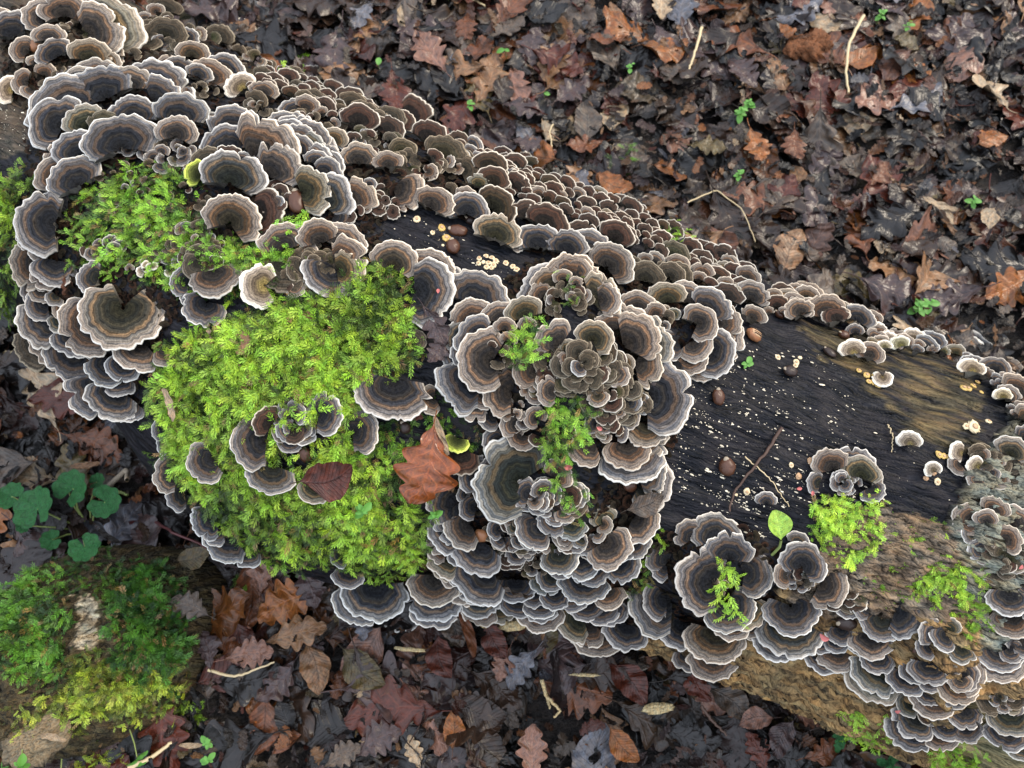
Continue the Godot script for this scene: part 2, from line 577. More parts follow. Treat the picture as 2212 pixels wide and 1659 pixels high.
func build_log() -> void:
	var s0 := (on_level(0, 310, LOG_HEIGHT) - log_at).dot(log_dir) - 0.30
	var s1 := (on_level(2212, 1270, LOG_HEIGHT) - log_at).dot(log_dir) + 0.22
	var ns := 400
	var nf := 400
	var barky := P([1150, 1345, 1480, 1365, 1640, 1375, 1690, 1260, 1765, 1190, 1790, 1110, 1900, 1095, 2050, 1135, 2085, 1040, 2130, 960, 2260, 860, 2260, 1500, 2090, 1500, 2060, 1590, 2130, 1830, 1000, 1830])
	var silver := P([2050, 1135, 2085, 1040, 2130, 960, 2260, 860, 2260, 1400, 2120, 1400])
	var weathered := P([1720, 690, 2080, 760, 2130, 860, 2110, 990, 1960, 950, 1900, 860, 1760, 760])
	var smooth_end := P([2040, 1560, 2100, 1480, 2300, 1480, 2300, 1900, 2100, 1900])
	var upper := P([-200, -200, 640, -200, 560, 60, 420, 110, 300, 170, 100, 170, 60, 340, -200, 340])
	var cell := FastNoiseLite.new()
	cell.seed = 12
	cell.noise_type = FastNoiseLite.TYPE_CELLULAR
	cell.cellular_return_type = FastNoiseLite.RETURN_DISTANCE2_SUB
	cell.frequency = 1.0
	var v := PackedVector3Array()
	var uv := PackedVector2Array()
	var col := PackedColorArray()
	var is_bark := PackedByteArray()
	for j in nf:
		var phi := lerpf(-2.0, 2.0, float(j) / (nf - 1))
		for i in ns:
			var s := lerpf(s0, s1, float(i) / (ns - 1))
			var p := log_point(s, phi)
			var q := seen(p)
			q += Vector2(noise.get_noise_2d(s * 40.0, phi * 9.0), noise.get_noise_2d(s * 40.0 + 70.0, phi * 9.0)) * 16.0
			var out := (p - log_at - log_dir * s).normalized()
			var c := Color(0.018, 0.019, 0.0225)
			var bark := 0
			if inside(barky, q) and phi > -0.6:
				bark = 1
				c = Color(0.30, 0.19, 0.08)
				if inside(silver, q): c = Color(0.20, 0.195, 0.145)
				elif q.y < 1330.0 and q.x > 1700.0: c = Color(0.20, 0.145, 0.095)
				var e := cell.get_noise_2d(s * 95.0 + 2.0 * noise.get_noise_2d(s * 30.0, phi * 5.0), phi * 34.0) + 1.0
				p += out * (0.0025 + 0.0055 * smoothstep(0.03, 0.30, e) + 0.005 * rough.get_noise_2d(s * 60.0, phi * 14.0))
				c = c * (0.85 + 0.5 * noise.get_noise_2d(s * 16.0, phi * 4.0))
			elif inside(smooth_end, q): c = Color(0.27, 0.225, 0.12)
			elif inside(weathered, q): c = Color(0.019, 0.019, 0.020).lerp(Color(0.15, 0.112, 0.055), clampf(0.35 + 0.9 * noise.get_noise_2d(s * 14.0, phi * 16.0), 0.0, 1.0))
			elif inside(upper, q): c = Color(0.085, 0.067, 0.048) * (0.9 + 0.5 * noise.get_noise_2d(s * 20.0, phi * 8.0))
			if bark == 0:
				p += out * (0.0011 * noise.get_noise_2d(s * 7.0, phi * 75.0) + 0.0020 * noise.get_noise_2d(s * 4.0, phi * 24.0) - 0.0035 * smoothstep(0.5, 0.8, noise.get_noise_2d(s * 3.5 + 60.0, phi * 34.0)))
			c.a = 1.0
			v.append(p)
			uv.append(Vector2(s * 1.6, phi * 0.62))
			col.append(c)
			is_bark.append(bark)
	var wood_ix := PackedInt32Array()
	var bark_ix := PackedInt32Array()
	for j in nf - 1:
		for i in ns - 1:
			var a := j * ns + i
			var list := [a, a + ns, a + 1, a + 1, a + ns, a + ns + 1]
			if is_bark[a] + is_bark[a + 1] + is_bark[a + ns] + is_bark[a + ns + 1] > 1: bark_ix.append_array(list)
			else: wood_ix.append_array(list)
	var t := thing("fallen_log", Vector3.ZERO, "dark rotting fallen log lying diagonally across the leaf litter, overgrown with brackets", "log")
	put("bare_wood", mesh_of(v, uv, col, wood_ix), M.wood, t)
	var uv2 := PackedVector2Array()
	for q in uv: uv2.append(Vector2(q.x * 1.5, q.y * 1.1))
	put("bark", mesh_of(v, uv2, col, bark_ix), M.bark, t)
	for s in [s0, s1]:
		var ev := PackedVector3Array()
		for r in [0.0, 0.5, 1.0]:
			for k in 41:
				var p := log_point(s, lerpf(-2.0, 2.0, k / 40.0))
				var mid := log_point(s, 0.0) - Vector3.UP * (LOG_RADIUS + 0.02)
				ev.append(mid.lerp(p, r))
		put("cut_end", grid_mesh(ev, PackedVector2Array(), PackedColorArray(), 41, 3), M.grey_twig, t)


func build_stump() -> void:
	var n := 150
	var v := PackedVector3Array()
	var uv := PackedVector2Array()
	var col := PackedColorArray()
	var bare := P([158, 1290, 190, 1280, 215, 1310, 205, 1345, 222, 1380, 195, 1415, 160, 1400, 170, 1350])
	for j in n:
		for i in n:
			var a := lerpf(-1.75, 1.75, float(i) / (n - 1))
			var b := lerpf(-1.5, 1.5, float(j) / (n - 1))
			var x := stump_at.x + a * 0.115
			var z := stump_at.z + b * 0.10
			var h := ground_height(x, z)
			var r := pow(absf(a + 0.25 * b), 2.4) + pow(absf(b), 2.4)
			var q := seen(Vector3(x, h, z))
			var c := Color(0.075, 0.055, 0.024)
			if inside(bare, q + Vector2(noise.get_noise_2d(x * 60.0, z * 60.0), noise.get_noise_2d(x * 60.0 + 9.0, z * 60.0)) * 18.0): c = Color(0.46, 0.37, 0.24)
			c *= 0.9 + 0.6 * noise.get_noise_2d(x * 40.0, z * 60.0)
			c.a = 1.0
			if r > 1.4: h -= 0.012
			h += 0.004 * rough.get_noise_2d(x * 50.0, z * 90.0) * (1.0 if r < 1.3 else 0.0)
			v.append(Vector3(x, h, z) - stump_at)
			uv.append(Vector2(x * 4.0, z * 4.0 + x))
			col.append(c)
	var t := thing("mossy_stump", stump_at, "low rotten stump half covered in moss beside the round ivy leaves", "stump")
	put("rotten_wood", grid_mesh(v, uv, col, n, n, true), M.bark, t)


# ---------------------------------------------------------------- bracket fungi

func bracket_mesh(R: float, half: float, kind: int, seed_: int, drop: float, px: float) -> Array:
	# a fan-shaped cap: zoned top, rounded pale edge, cream underside that tapers back to the wood
	var big := clampf(px / 45.0, 0.35, 1.3)
	var nr := clampi(int(5 + 8 * big), 6, 14)
	var na := clampi(int((10 + 26 * big) * (0.5 + half / 3.0)), 12, 52)
	var o := float(seed_) * 3.71
	var thick := clampf(R * 0.07, 0.0009, 0.0022)
	var lobes := 1.1 + 1.1 * absf(sin(o * 1.7)) + 0.6 * big
	var squash := 0.9 + 0.1 * sin(o * 2.3)
	var shift := fposmod(o * 0.137, 1.0)
	var s := clampf(pow(px / 40.0, 0.4), 0.55, 1.0)     # small caps show only the outer zones
	var tint := 0.88 + 0.26 * fposmod(o * 0.618, 1.0)
	var warm := 0.05 * sin(o * 5.1)
	var col := Color(tint * (1.0 + warm), tint, tint * (1.0 - warm))
	var pale := 0.70 + 0.32 * fposmod(o * 0.431, 1.0)
	var algae := 1.0 if fposmod(o * 0.293, 1.0) < 0.18 else 0.0
	var radii := []
	for i in nr: radii.append(lerpf(0.05, 1.0, pow(float(i) / (nr - 1), 0.8)))
	var rings := nr + 4
	var v := PackedVector3Array()
	var uv := PackedVector2Array()
	var cols := PackedColorArray()
	var torn := fposmod(o * 0.77, 1.0) < 0.35
	var torn_at := half * 0.7 * sin(o * 6.1)
	var edge := []
	var dip := []
	var calm := []
	for a in na:
		var th := lerpf(-half, half, float(a) / (na - 1))
		var f := absf(th) / half
		var scal := absf(sin((th + 0.35 * noise.get_noise_2d(th * 1.3 + o, 21.0)) * lobes + o))
		var k := 1.0 - (0.05 + 0.07 * absf(sin(o * 3.3))) * pow(1.0 - scal, 3.0) + 0.08 * noise.get_noise_2d(th * 2.2 + o, o)
		var ends := lerpf(1.0, 0.74, smoothstep(0.72, 1.0, f)) * lerpf(squash, 1.0, pow(absf(cos(th * 0.5 + 0.2 * sin(o))), 1.5))
		calm.append((1.0 - 0.4 * (1.0 - k)) * ends)
		k += 0.012 * noise.get_noise_2d(th * 9.0 + o, 4.0) + 0.006 * noise.get_noise_2d(th * 26.0 + o, 7.0)
		if torn: k *= 1.0 - 0.30 * exp(-pow((th - torn_at) / 0.07, 2.0))
		k *= ends
		edge.append(k)
		dip.append(0.022 * sin(th * lobes * 1.3 + o * 2.0) + 0.05 * noise.get_noise_2d(th * 2.6 + o, 13.0) - 0.025 * pow(1.0 - scal, 3.0))
	for j in rings:
		for a in na:
			var th := lerpf(-half, half, float(a) / (na - 1))
			var t: float
			var y: float
			var vv: float
			if j < nr:
				t = radii[j]
				y = R * (0.16 * t - 0.20 * pow(t, 3.0) + dip[a] * pow(t, 2.5) + 0.011 * sin(t * 21.0 + 1.2 * noise.get_noise_2d(th * 1.5 + o, 2.0) + o) * minf(1.0, (1.0 - t) * 5.0) + 0.035 * noise.get_noise_3d(th * 1.6 + o, t * 3.5, 6.0))
				vv = 1.0 - (1.0 - t) * s
			elif j == nr:
				t = 1.012
				y = R * (-0.04 + dip[a]) - thick * 0.45
				vv = 0.992
			elif j == nr + 1:
				t = 0.985
				y = R * (-0.04 + dip[a]) - thick
				vv = 0.985
			elif j == nr + 2:
				t = 0.5
				y = R * (0.03 + 0.3 * dip[a]) - thick * 1.5 - drop * 0.15
				vv = 0.975
			else:
				t = 0.06
				y = -thick * 2.0 - drop
				vv = 0.97
			var r: float = R * t * lerpf(calm[a], edge[a], clampf(pow(t, 4.0), 0.0, 1.0))
			v.append(Vector3(sin(th) * r, y, -cos(th) * r))
			uv.append(Vector2(shift + th / TAU * 0.9, vv))
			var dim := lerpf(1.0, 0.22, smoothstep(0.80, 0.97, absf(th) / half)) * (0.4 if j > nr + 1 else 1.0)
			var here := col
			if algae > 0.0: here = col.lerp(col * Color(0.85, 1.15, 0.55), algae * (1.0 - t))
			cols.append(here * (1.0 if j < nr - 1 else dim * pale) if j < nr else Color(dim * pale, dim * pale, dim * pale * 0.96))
	return [v, uv, cols, na, nr, rings]


func slice(g: Array, from: int, to: int) -> ArrayMesh:
	var na: int = g[3]
	return grid_mesh(g[0].slice(from * na, to * na), g[1].slice(from * na, to * na), g[2].slice(from * na, to * na), na, to - from)


var bracket_count := 0
var caps := []

# one cap: where its zones centre, its reach, where it points (0 right, 90 down), half its spread, how far it stands off the wood, its colours
func b(x: float, y: float, r: float, a: float, half := 80.0, lift := 1.0, tone := 0) -> void:
	var q := tile + Vector2(x, y) / 3.0
	cap(q, r / 3.0, a, half, lift, tone)


func cap(q: Vector2, r: float, a: float, half: float, lift: float, tone: int) -> void:
	bracket_count += 1
	caps.append([q + Vector2(cos(deg_to_rad(a)), sin(deg_to_rad(a))) * r * 0.55, r * 0.55])
	var base := hit(q.x, q.y)
	var n := normal_at(base)
	var to_eye := (eye - base).normalized()
	var rise := 0.0035 + 0.0042 * lift
	var top := (Vector3.UP * 0.55 + n * 0.25 + to_eye * 0.35).normalized()
	base += (n * 0.4 + top * 0.6).normalized() * rise
	var R := r * px_size(base) * 1.28
	var w := (eye_basis * Vector3(cos(deg_to_rad(a)), -sin(deg_to_rad(a)), 0))
	var fwd := (w - top * w.dot(top)).normalized()
	var pitch := 0.10 + 0.16 * sin(bracket_count * 2.7) * 0.6
	var axis := fwd.cross(top).normalized()
	top = top.rotated(axis, pitch)
	fwd = fwd.rotated(axis, pitch)
	var right := fwd.cross(top)
	var basis := Basis(right, top, -fwd)
	var choices: Array = M.tones[tone]
	var m: Material = choices[bracket_count % choices.size()]
	var g := bracket_mesh(R, minf(deg_to_rad(half * 1.12), 2.6), tone, bracket_count, rise + 0.003, r)
	var here := Transform3D(basis, base)
	if single_label:
		var t := thing("bracket_fungus", base, single_label, "bracket fungus", "single turkey tail brackets on the log")
		here.origin = Vector3.ZERO
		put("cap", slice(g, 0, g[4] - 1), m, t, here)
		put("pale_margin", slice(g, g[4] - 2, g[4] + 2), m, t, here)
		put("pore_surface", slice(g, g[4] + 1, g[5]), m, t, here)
		return
	if holder_new:
		holder = thing(holder_new[0], base, holder_new[1], holder_new[2], "turkey tail colonies on the log")
		holder_new = []
	here.origin -= holder.position
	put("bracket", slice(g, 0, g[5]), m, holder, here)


var single_label := ""
var holder_new := []

func colony(called: String, label: String) -> void:
	single_label = ""
	holder_new = [called, label, "bracket fungi"]


func single(label: String, x: float, y: float, r: float, a: float, half := 80.0, lift := 1.0, tone := 0) -> void:
	var was := holder
	single_label = label
	b(x, y, r, a, half, lift, tone)
	single_label = ""
	holder = was


# overlapping rows of small caps along a line, each row a little further out and lower
func rows(line: Array, count: int, step: float, gap: float, r: float, a: float, tone: int, lift0 := 2.0, other := -1, share := 0.0) -> void:
	var out := Vector2(cos(deg_to_rad(a)), sin(deg_to_rad(a)))
	step /= 3.0
	gap /= 3.0
	r /= 3.0
	for k in count:
		var left := step * (0.5 if k % 2 else 0.1)
		for i in line.size() - 1:
			var p0: Vector2 = tile + line[i] / 3.0
			var p1: Vector2 = tile + line[i + 1] / 3.0
			var len := p0.distance_to(p1)
			while left < len:
				var p := p0.lerp(p1, left / len) + out * gap * k + Vector2(rng.randf_range(-1, 1), rng.randf_range(-1, 1)) * gap * 0.3
				var t := other if rng.randf() < share else tone
				cap(p, r * 0.76 * rng.randf_range(0.5, 1.4), a + rng.randf_range(-32, 32), rng.randf_range(58, 88), (lift0 - k * lift0 / maxf(1.0, count)) * 0.65, t)
				left += step * rng.randf_range(0.75, 1.3)
			left -= len


# a crust of small stunted caps in the middle of a colony
func crust(x: float, y: float, rx: float, ry: float, n: int, tone := 3, rmin := 16.0, rmax := 40.0, lift := 1.2) -> void:
	for i in int(n * 1.35):
		var d := sqrt(rng.randf())
		var an := rng.randf() * TAU
		var r := lerpf(rmin, rmax, rng.randf() * lerpf(0.5, 1.0, d)) * 1.12
		var t: int = tone if rng.randf() < 0.6 else [1, 0, 3, 2][rng.randi() % 4]
		b(x + cos(an) * d * rx, y + sin(an) * d * ry, r, rad_to_deg(an) + rng.randf_range(-95, 95), rng.randf_range(70, 120), lift * lerpf(1.25, 0.6, d) * rng.randf_range(0.8, 1.2), t)


# a run of caps side by side along part of a ring, all facing outward
func arc(x: float, y: float, reach: float, a0: float, a1: float, n: int, r: float, lift: float, tone: int) -> void:
	for i in n:
		var a := lerpf(a0, a1, (i + rng.randf_range(-0.15, 0.15)) / (n - 1.0))
		var rr := r * rng.randf_range(0.8, 1.2)
		b(x + cos(deg_to_rad(a)) * (reach - rr), y + sin(deg_to_rad(a)) * (reach - rr), rr, a + rng.randf_range(-8, 8), rng.randf_range(58, 76), lift + rng.randf_range(-0.1, 0.1), tone)


func sheet(c: int, r: int) -> void:
	tile = Vector2(c * 737.33, r * 553.0)


func build_brackets() -> void:
	upper_left_brackets()
	moss_ring_brackets()
	far_side_brackets()
	near_side_brackets()
	middle_brackets()
	right_brackets()


func upper_left_brackets() -> void:
	sheet(0, 0)
	colony("bracket_colony", "brown pale-rimmed bracket rosette in the upper left corner, with a round tan nut")
	b(600, 250, 250, 312, 65, 0.0, 1)
	b(590, 255, 210, 322, 62, 0.6, 0)
	b(330, 160, 125, 215, 72, 0.4, 1)
	b(640, 380, 120, 345, 52, 0.2, 1)
	b(570, 265, 185, 325, 72, 1.6, 1)
	b(440, 160, 130, 265, 100, 1.8, 1)
	b(130, 285, 150, 250, 62, 1.2, 0)
	b(20, 190, 95, 275, 60, 0.4, 1)
	b(350, 310, 95, 262, 82, 1.6, 1)
	b(205, 365, 88, 200, 82, 0.6, 1)
	b(400, 405, 112, 228, 80, 1.2, 0)
	b(590, 435, 120, 275, 82, 1.5, 1)
	b(690, 440, 80, 320, 60, 0.8, 1)
	b(310, 515, 72, 290, 80, 0.8, 1)
	b(250, 440, 48, 250, 80, 0.8, 1)
	b(215, 555, 84, 185, 82, 0.8, 1)
	b(235, 600, 60, 120, 80, 0.6, 1)
	b(115, 610, 90, 205, 95, 0.6, 4)
	b(345, 560, 62, 130, 75, 0.3, 3)
	b(870, 385, 42, 330, 90, 0.6, 3)
	crust(480, 240, 110, 70, 9, 3)
	crust(400, 470, 60, 50, 6, 3)

	colony("bracket_colony", "dark mossy old bracket colony along the top edge, left of the leaf litter")
	b(1055, 110, 105, 265, 85, 0.8, 3)
	b(1165, 125, 85, 300, 85, 0.9, 3)
	b(1080, 285, 115, 268, 100, 1.2, 3)
	b(965, 215, 52, 260, 90, 0.8, 3)
	b(1210, 290, 62, 295, 90, 1.0, 0)
	b(1225, 190, 90, 285, 85, 1.0, 3)
	b(1250, 70, 120, 300, 80, 0.9, 3)
	b(1180, 50, 95, 280, 80, 0.5, 0)
	b(1345, 230, 105, 305, 80, 1.0, 0)
	b(1425, 290, 92, 285, 80, 1.3, 3)
	b(1480, 170, 215, 322, 66, 0.2, 0)
	b(1420, 150, 95, 318, 85, 1.2, 1)
	b(1560, 235, 86, 290, 92, 1.0, 4)
	b(1580, 275, 80, 285, 88, 1.4, 1)
	b(1720, 285, 92, 305, 72, 0.2, 0)
	b(1545, 325, 62, 272, 80, 0.8, 0)
	b(1640, 330, 70, 290, 80, 0.6, 1)
	b(1800, 350, 90, 310, 70, 0.2, 0)
	b(1390, 90, 90, 340, 70, 0.3, 3)
	crust(1150, 200, 260, 160, 26, 3, 22, 60)
	crust(1680, 400, 170, 80, 16, 3, 22, 50)

	colony("bracket_colony", "pale-rimmed bracket group between the upper left rosette and the dark far rows")
	b(1250, 412, 98, 275, 95, 1.2, 1)
	b(1110, 465, 64, 238, 80, 0.8, 1)
	b(1160, 495, 86, 292, 80, 1.0, 0)
	b(1450, 525, 125, 290, 78, 0.8, 0)
	b(1345, 575, 135, 287, 85, 1.4, 1)
	b(1290, 560, 78, 292, 85, 2.0, 0)
	b(1590, 625, 98, 232, 92, 1.2, 4)
	b(1700, 665, 86, 282, 85, 1.6, 1)
	b(1650, 700, 70, 300, 80, 0.8, 3)
	b(1920, 775, 96, 243, 75, 0.8, 0)
	b(1990, 765, 82, 292, 75, 1.6, 1)
	b(1960, 830, 60, 120, 60, 0.8, 3)
	b(2150, 965, 94, 275, 92, 0.9, 1)
	crust(1300, 620, 130, 50, 9, 3)
	crust(1700, 740, 130, 40, 9, 3)


func moss_ring_brackets() -> void:
	sheet(0, 0)
	colony("bracket_colony", "great arc of pale-rimmed brackets above the moss in the upper left")
	b(980, 645, 225, 306, 72, 0.0, 0)
	b(640, 565, 138, 272, 76, 0.2, 1)
	b(560, 625, 155, 236, 52, 0.0, 1)
	b(520, 785, 250, 225, 66, 0.0, 0)
	b(440, 855, 168, 213, 95, 1.0, 0)
	b(720, 685, 210, 240, 76, 1.0, 0)
	b(865, 625, 128, 278, 72, 1.4, 1)
	b(1000, 695, 155, 318, 62, 1.2, 0)
	b(605, 880, 135, 242, 72, 1.2, 1)
	b(705, 885, 105, 258, 62, 1.6, 3)
	b(900, 835, 142, 264, 78, 1.6, 0)
	b(1170, 845, 172, 275, 72, 1.4, 0)
	b(570, 1065, 160, 253, 78, 1.6, 0)
	b(460, 1065, 108, 228, 55, 0.8, 1)
	b(420, 1155, 135, 214, 55, 0.2, 0)
	b(430, 1195, 130, 224, 78, 0.8, 1)
	b(1400, 855, 92, 255, 55, 0.6, 0)
	b(1520, 905, 158, 276, 82, 1.0, 0)
	b(470, 1385, 155, 220, 45, 0.8, 0)
	b(265, 1450, 98, 190, 62, 0.0, 1)
	b(250, 1550, 90, 185, 62, 0.0, 1)
	b(245, 1640, 92, 185, 62, 0.0, 1)
	b(330, 1620, 90, 150, 60, 0.4, 1)
	crust(900, 960, 220, 60, 12, 0, 22, 60, 0.8)
	crust(1150, 1030, 170, 70, 14, 0, 22, 60, 0.8)

	colony("bracket_colony", "wide arc of dark brackets with white rims right of the moss hollow")
	arc(1800, 1160, 405, 282, 352, 6, 135, 0.0, 0)
	arc(1790, 1160, 350, 278, 345, 6, 115, 0.6, 0)
	b(1650, 1070, 250, 302, 58, 1.0, 1)
	b(1500, 1020, 158, 256, 82, 1.2, 0)
	b(1930, 1035, 98, 290, 88, 1.4, 0)
	b(2045, 1115, 84, 290, 85, 1.6, 0)
	b(2085, 1185, 115, 330, 80, 1.2, 0)
	b(1370, 1095, 92, 250, 72, 1.2, 3)
	b(1480, 1095, 98, 295, 62, 1.4, 2)
	b(1750, 1190, 190, 312, 62, 1.6, 1)
	b(1960, 1290, 158, 340, 82, 1.4, 1)
	b(2075, 1335, 178, 330, 62, 0.6, 0)
	b(2160, 1420, 110, 20, 70, 0.4, 0)
	b(1650, 1405, 162, 355, 68, 0.8, 2)
	crust(1640, 1140, 120, 70, 10, 0, 30, 60, 1.2)
	crust(1790, 1310, 90, 90, 10, 2, 25, 55, 1.0)

	single("large banded bracket with notched pale rim, above the small red-stained bracket's left", 830, 1025, 205, 255, 98, 2.2, 0)
	single("small bracket with a rusty stain and white rim in the moss hollow's top", 1165, 945, 116, 275, 98, 1.8, 1)
	single("brown banded bracket with a long stalk-like base at the moss hollow's upper left", 565, 1255, 172, 238, 78, 2.0, 0)
	single("big blue-black bracket with a broad white rim at the log's left edge", 415, 1485, 192, 182, 88, 2.2, 0)
	single("mossy yellow-green bracket beside the dark banded bracket", 1335, 1172, 92, 192, 72, 1.2, 5)
	single("bold banded bracket right of the yellow-green mossy one", 1515, 1245, 192, 284, 92, 2.4, 0)
	single("ragged bracket with curled white rim at the right end of the moss hollow", 1515, 1490, 158, 290, 112, 2.4, 1)

	colony("bracket_colony", "two fused brown brackets with white rims at the moss patch's upper right")
	b(1855, 1650, 158, 256, 72, 1.0, 1)
	b(2095, 1610, 136, 250, 72, 1.4, 1)
	b(2200, 1640, 150, 292, 70, 1.0, 1)
	b(2170, 1740, 175, 340, 70, 0.8, 1)
	b(2000, 1720, 110, 100, 90, 0.6, 3)
	crust(2060, 1720, 150, 90, 14, 3, 25, 55, 1.0)

	colony("bracket_colony", "crust of tiny stunted brackets among the sparse moss of the hollow")
	crust(1000, 1300, 400, 250, 34, 3, 14, 34, 0.9)
	crust(1230, 1600, 220, 130, 30, 3, 18, 44, 1.0)
	crust(700, 1640, 120, 60, 10, 0, 30, 55, 1.0)


func far_side_brackets() -> void:
	sheet(0, 0)
	colony("bracket_colony", "dense rows of dark thin brackets on the log's far flank, upper left")
	rows([Vector2(1640, 640), Vector2(1800, 640), Vector2(2030, 740), Vector2(2300, 860)], 5, 74, 48, 74, 295, 2, 2.4, 3, 0.15)
	rows([Vector2(1850, 420), Vector2(2050, 500), Vector2(2250, 600)], 2, 90, 50, 80, 305, 2, 1.0, 3, 0.4)
	crust(2050, 830, 160, 70, 14, 3, 24, 60, 1.2)
	sheet(1, 0)
	colony("bracket_colony", "dark brown overlapping brackets on the far flank above the mossy hollow")
	rows([Vector2(-20, 760), Vector2(140, 860), Vector2(300, 930)], 5, 88, 56, 95, 305, 2, 2.4, 3, 0.25)
	b(110, 870, 120, 285, 85, 1.8, 2)
	b(300, 840, 95, 290, 85, 1.6, 3)
	b(400, 790, 150, 330, 62, 0.6, 2)
	b(285, 910, 105, 320, 80, 1.6, 2)
	b(540, 960, 120, 300, 80, 1.4, 2)
	b(40, 720, 120, 300, 75, 0.4, 2)
	b(170, 620, 100, 310, 70, 0.0, 2)
	b(330, 700, 100, 315, 70, 0.0, 2)
	crust(200, 950, 170, 70, 18, 3, 26, 60, 1.2)
	crust(560, 1080, 230, 90, 26, 3, 28, 70, 1.2)
	b(390, 1040, 90, 280, 80, 1.0, 3)
	b(640, 1060, 140, 300, 80, 0.8, 3)
	b(770, 1140, 100, 350, 70, 0.6, 3)

	colony("bracket_colony", "pale-rimmed brackets lining the upper edge of the bare dark wood")
	b(110, 1100, 120, 270, 82, 1.0, 1)
	b(300, 1135, 92, 265, 82, 1.6, 1)
	b(335, 1260, 158, 12, 55, 1.2, 1)
	b(50, 1345, 150, 310, 62, 1.0, 1)
	b(180, 1230, 40, 300, 90, 1.0, 0)
	b(570, 1390, 135, 300, 78, 1.2, 1)
	b(700, 1270, 45, 320, 90, 1.0, 3)
	b(790, 1330, 80, 300, 70, 0.8, 1)
	b(800, 1440, 128, 278, 100, 1.8, 0)
	b(960, 1400, 135, 318, 88, 1.4, 2)
	b(985, 1590, 145, 290, 88, 1.6, 1)
	b(1190, 1445, 98, 272, 80, 1.0, 2)
	b(1290, 1510, 140, 300, 78, 1.4, 2)
	b(1090, 1580, 90, 10, 60, 0.8, 1)
	b(1265, 1650, 138, 270, 85, 1.6, 0)
	b(1530, 1580, 100, 285, 80, 1.6, 2)
	b(1440, 1690, 130, 280, 80, 1.6, 0)
	b(1560, 1700, 165, 285, 75, 1.2, 0)
	b(1740, 1600, 110, 300, 80, 1.6, 2)
	crust(300, 1330, 90, 90, 12, 2, 20, 45, 1.0)
	crust(80, 1400, 100, 40, 6, 2, 20, 40, 1.0)

	colony("bracket_colony", "tight shingled rows of small dark brackets with cream edges on the far flank")
	rows([Vector2(860, 1260), Vector2(1050, 1290), Vector2(1300, 1400), Vector2(1560, 1500), Vector2(1800, 1590), Vector2(2100, 1690)], 6, 74, 52, 80, 300, 2, 2.6, 1, 0.1)
	rows([Vector2(700, 1010), Vector2(900, 1120), Vector2(1100, 1210), Vector2(1330, 1330)], 3, 70, 40, 72, 308, 2, 1.0, 0, 0.3)
	b(930, 1180, 110, 290, 85, 2.4, 2)
	b(960, 1260, 105, 285, 85, 2.8, 2)

	sheet(2, 0)
	tile += Vector2(0, 553.0)
	colony("bracket_colony", "crowded small cream-edged brackets along the far edge, above the swirled rosette")
	rows([Vector2(-80, 120), Vector2(120, 220), Vector2(330, 330)], 5, 76, 50, 84, 302, 2, 2.4, 1, 0.3)
	b(-100, 60, 110, 285, 80, 1.6, 3)
	b(-60, 180, 90, 300, 80, 1.2, 3)
	b(250, 330, 100, 290, 80, 1.8, 2)
	b(400, 330, 110, 300, 80, 1.8, 1)
	b(420, 450, 80, 300, 80, 1.6, 1)
	crust(280, 300, 120, 60, 10, 2, 30, 55, 1.6)

	colony("bracket_colony", "brown frilled brackets on the far edge beside the split nutshell")
	rows([Vector2(540, 400), Vector2(700, 420), Vector2(920, 430), Vector2(1180, 470)], 4, 80, 46, 92, 292, 1, 2.2, 2, 0.25)
	b(900, 450, 130, 280, 85, 2.0, 1)
	b(730, 430, 90, 250, 90, 2.0, 1)
	b(1090, 480, 95, 300, 85, 2.0, 0)
	b(960, 480, 90, 260, 80, 2.4, 2)
	b(1400, 520, 130, 280, 75, 0.6, 0)

	colony("bracket_colony", "pale small brackets along the weathered wood's far edge")
	b(1085, 670, 82, 262, 82, 1.4, 4)
	b(1170, 690, 84, 290, 105, 1.8, 1)
	b(1100, 530, 50, 270, 95, 1.0, 0)
	rows([Vector2(1180, 600), Vector2(1340, 640), Vector2(1500, 610), Vector2(1680, 610)], 3, 74, 36, 78, 285, 1, 1.6, 4, 0.3)
	rows([Vector2(1480, 650), Vector2(1720, 655), Vector2(1900, 715), Vector2(1960, 760)], 2, 84, 34, 84, 290, 1, 1.6, 0, 0.5)
	b(1575, 630, 90, 275, 85, 1.6, 0)
	b(1380, 640, 62, 255, 90, 1.8, 4)
	b(1280, 640, 45, 270, 90, 1.8, 4)
	b(1800, 650, 105, 288, 78, 1.2, 0)
	b(1815, 640, 140, 295, 70, 0.4, 0)
	b(1850, 640, 75, 250, 90, 1.6, 4)

	colony("bracket_colony", "chain of curled whitish brackets down the log's right rim")
	rows([Vector2(1850, 760), Vector2(1980, 830), Vector2(2060, 950), Vector2(2130, 1080)], 4, 72, 48, 80, 312, 1, 1.6, 0, 0.5)
	b(1835, 800, 80, 280, 90, 1.8, 4)
	b(1880, 700, 75, 285, 90, 1.6, 0)
	b(1990, 800, 85, 285, 90, 1.8, 0)
	b(2100, 930, 110, 320, 80, 1.8, 1)
	b(2030, 950, 55, 270, 90, 1.6, 4)
	b(2180, 1110, 100, 330, 80, 1.2, 1)
	b(2190, 1210, 90, 320, 90, 1.4, 0)


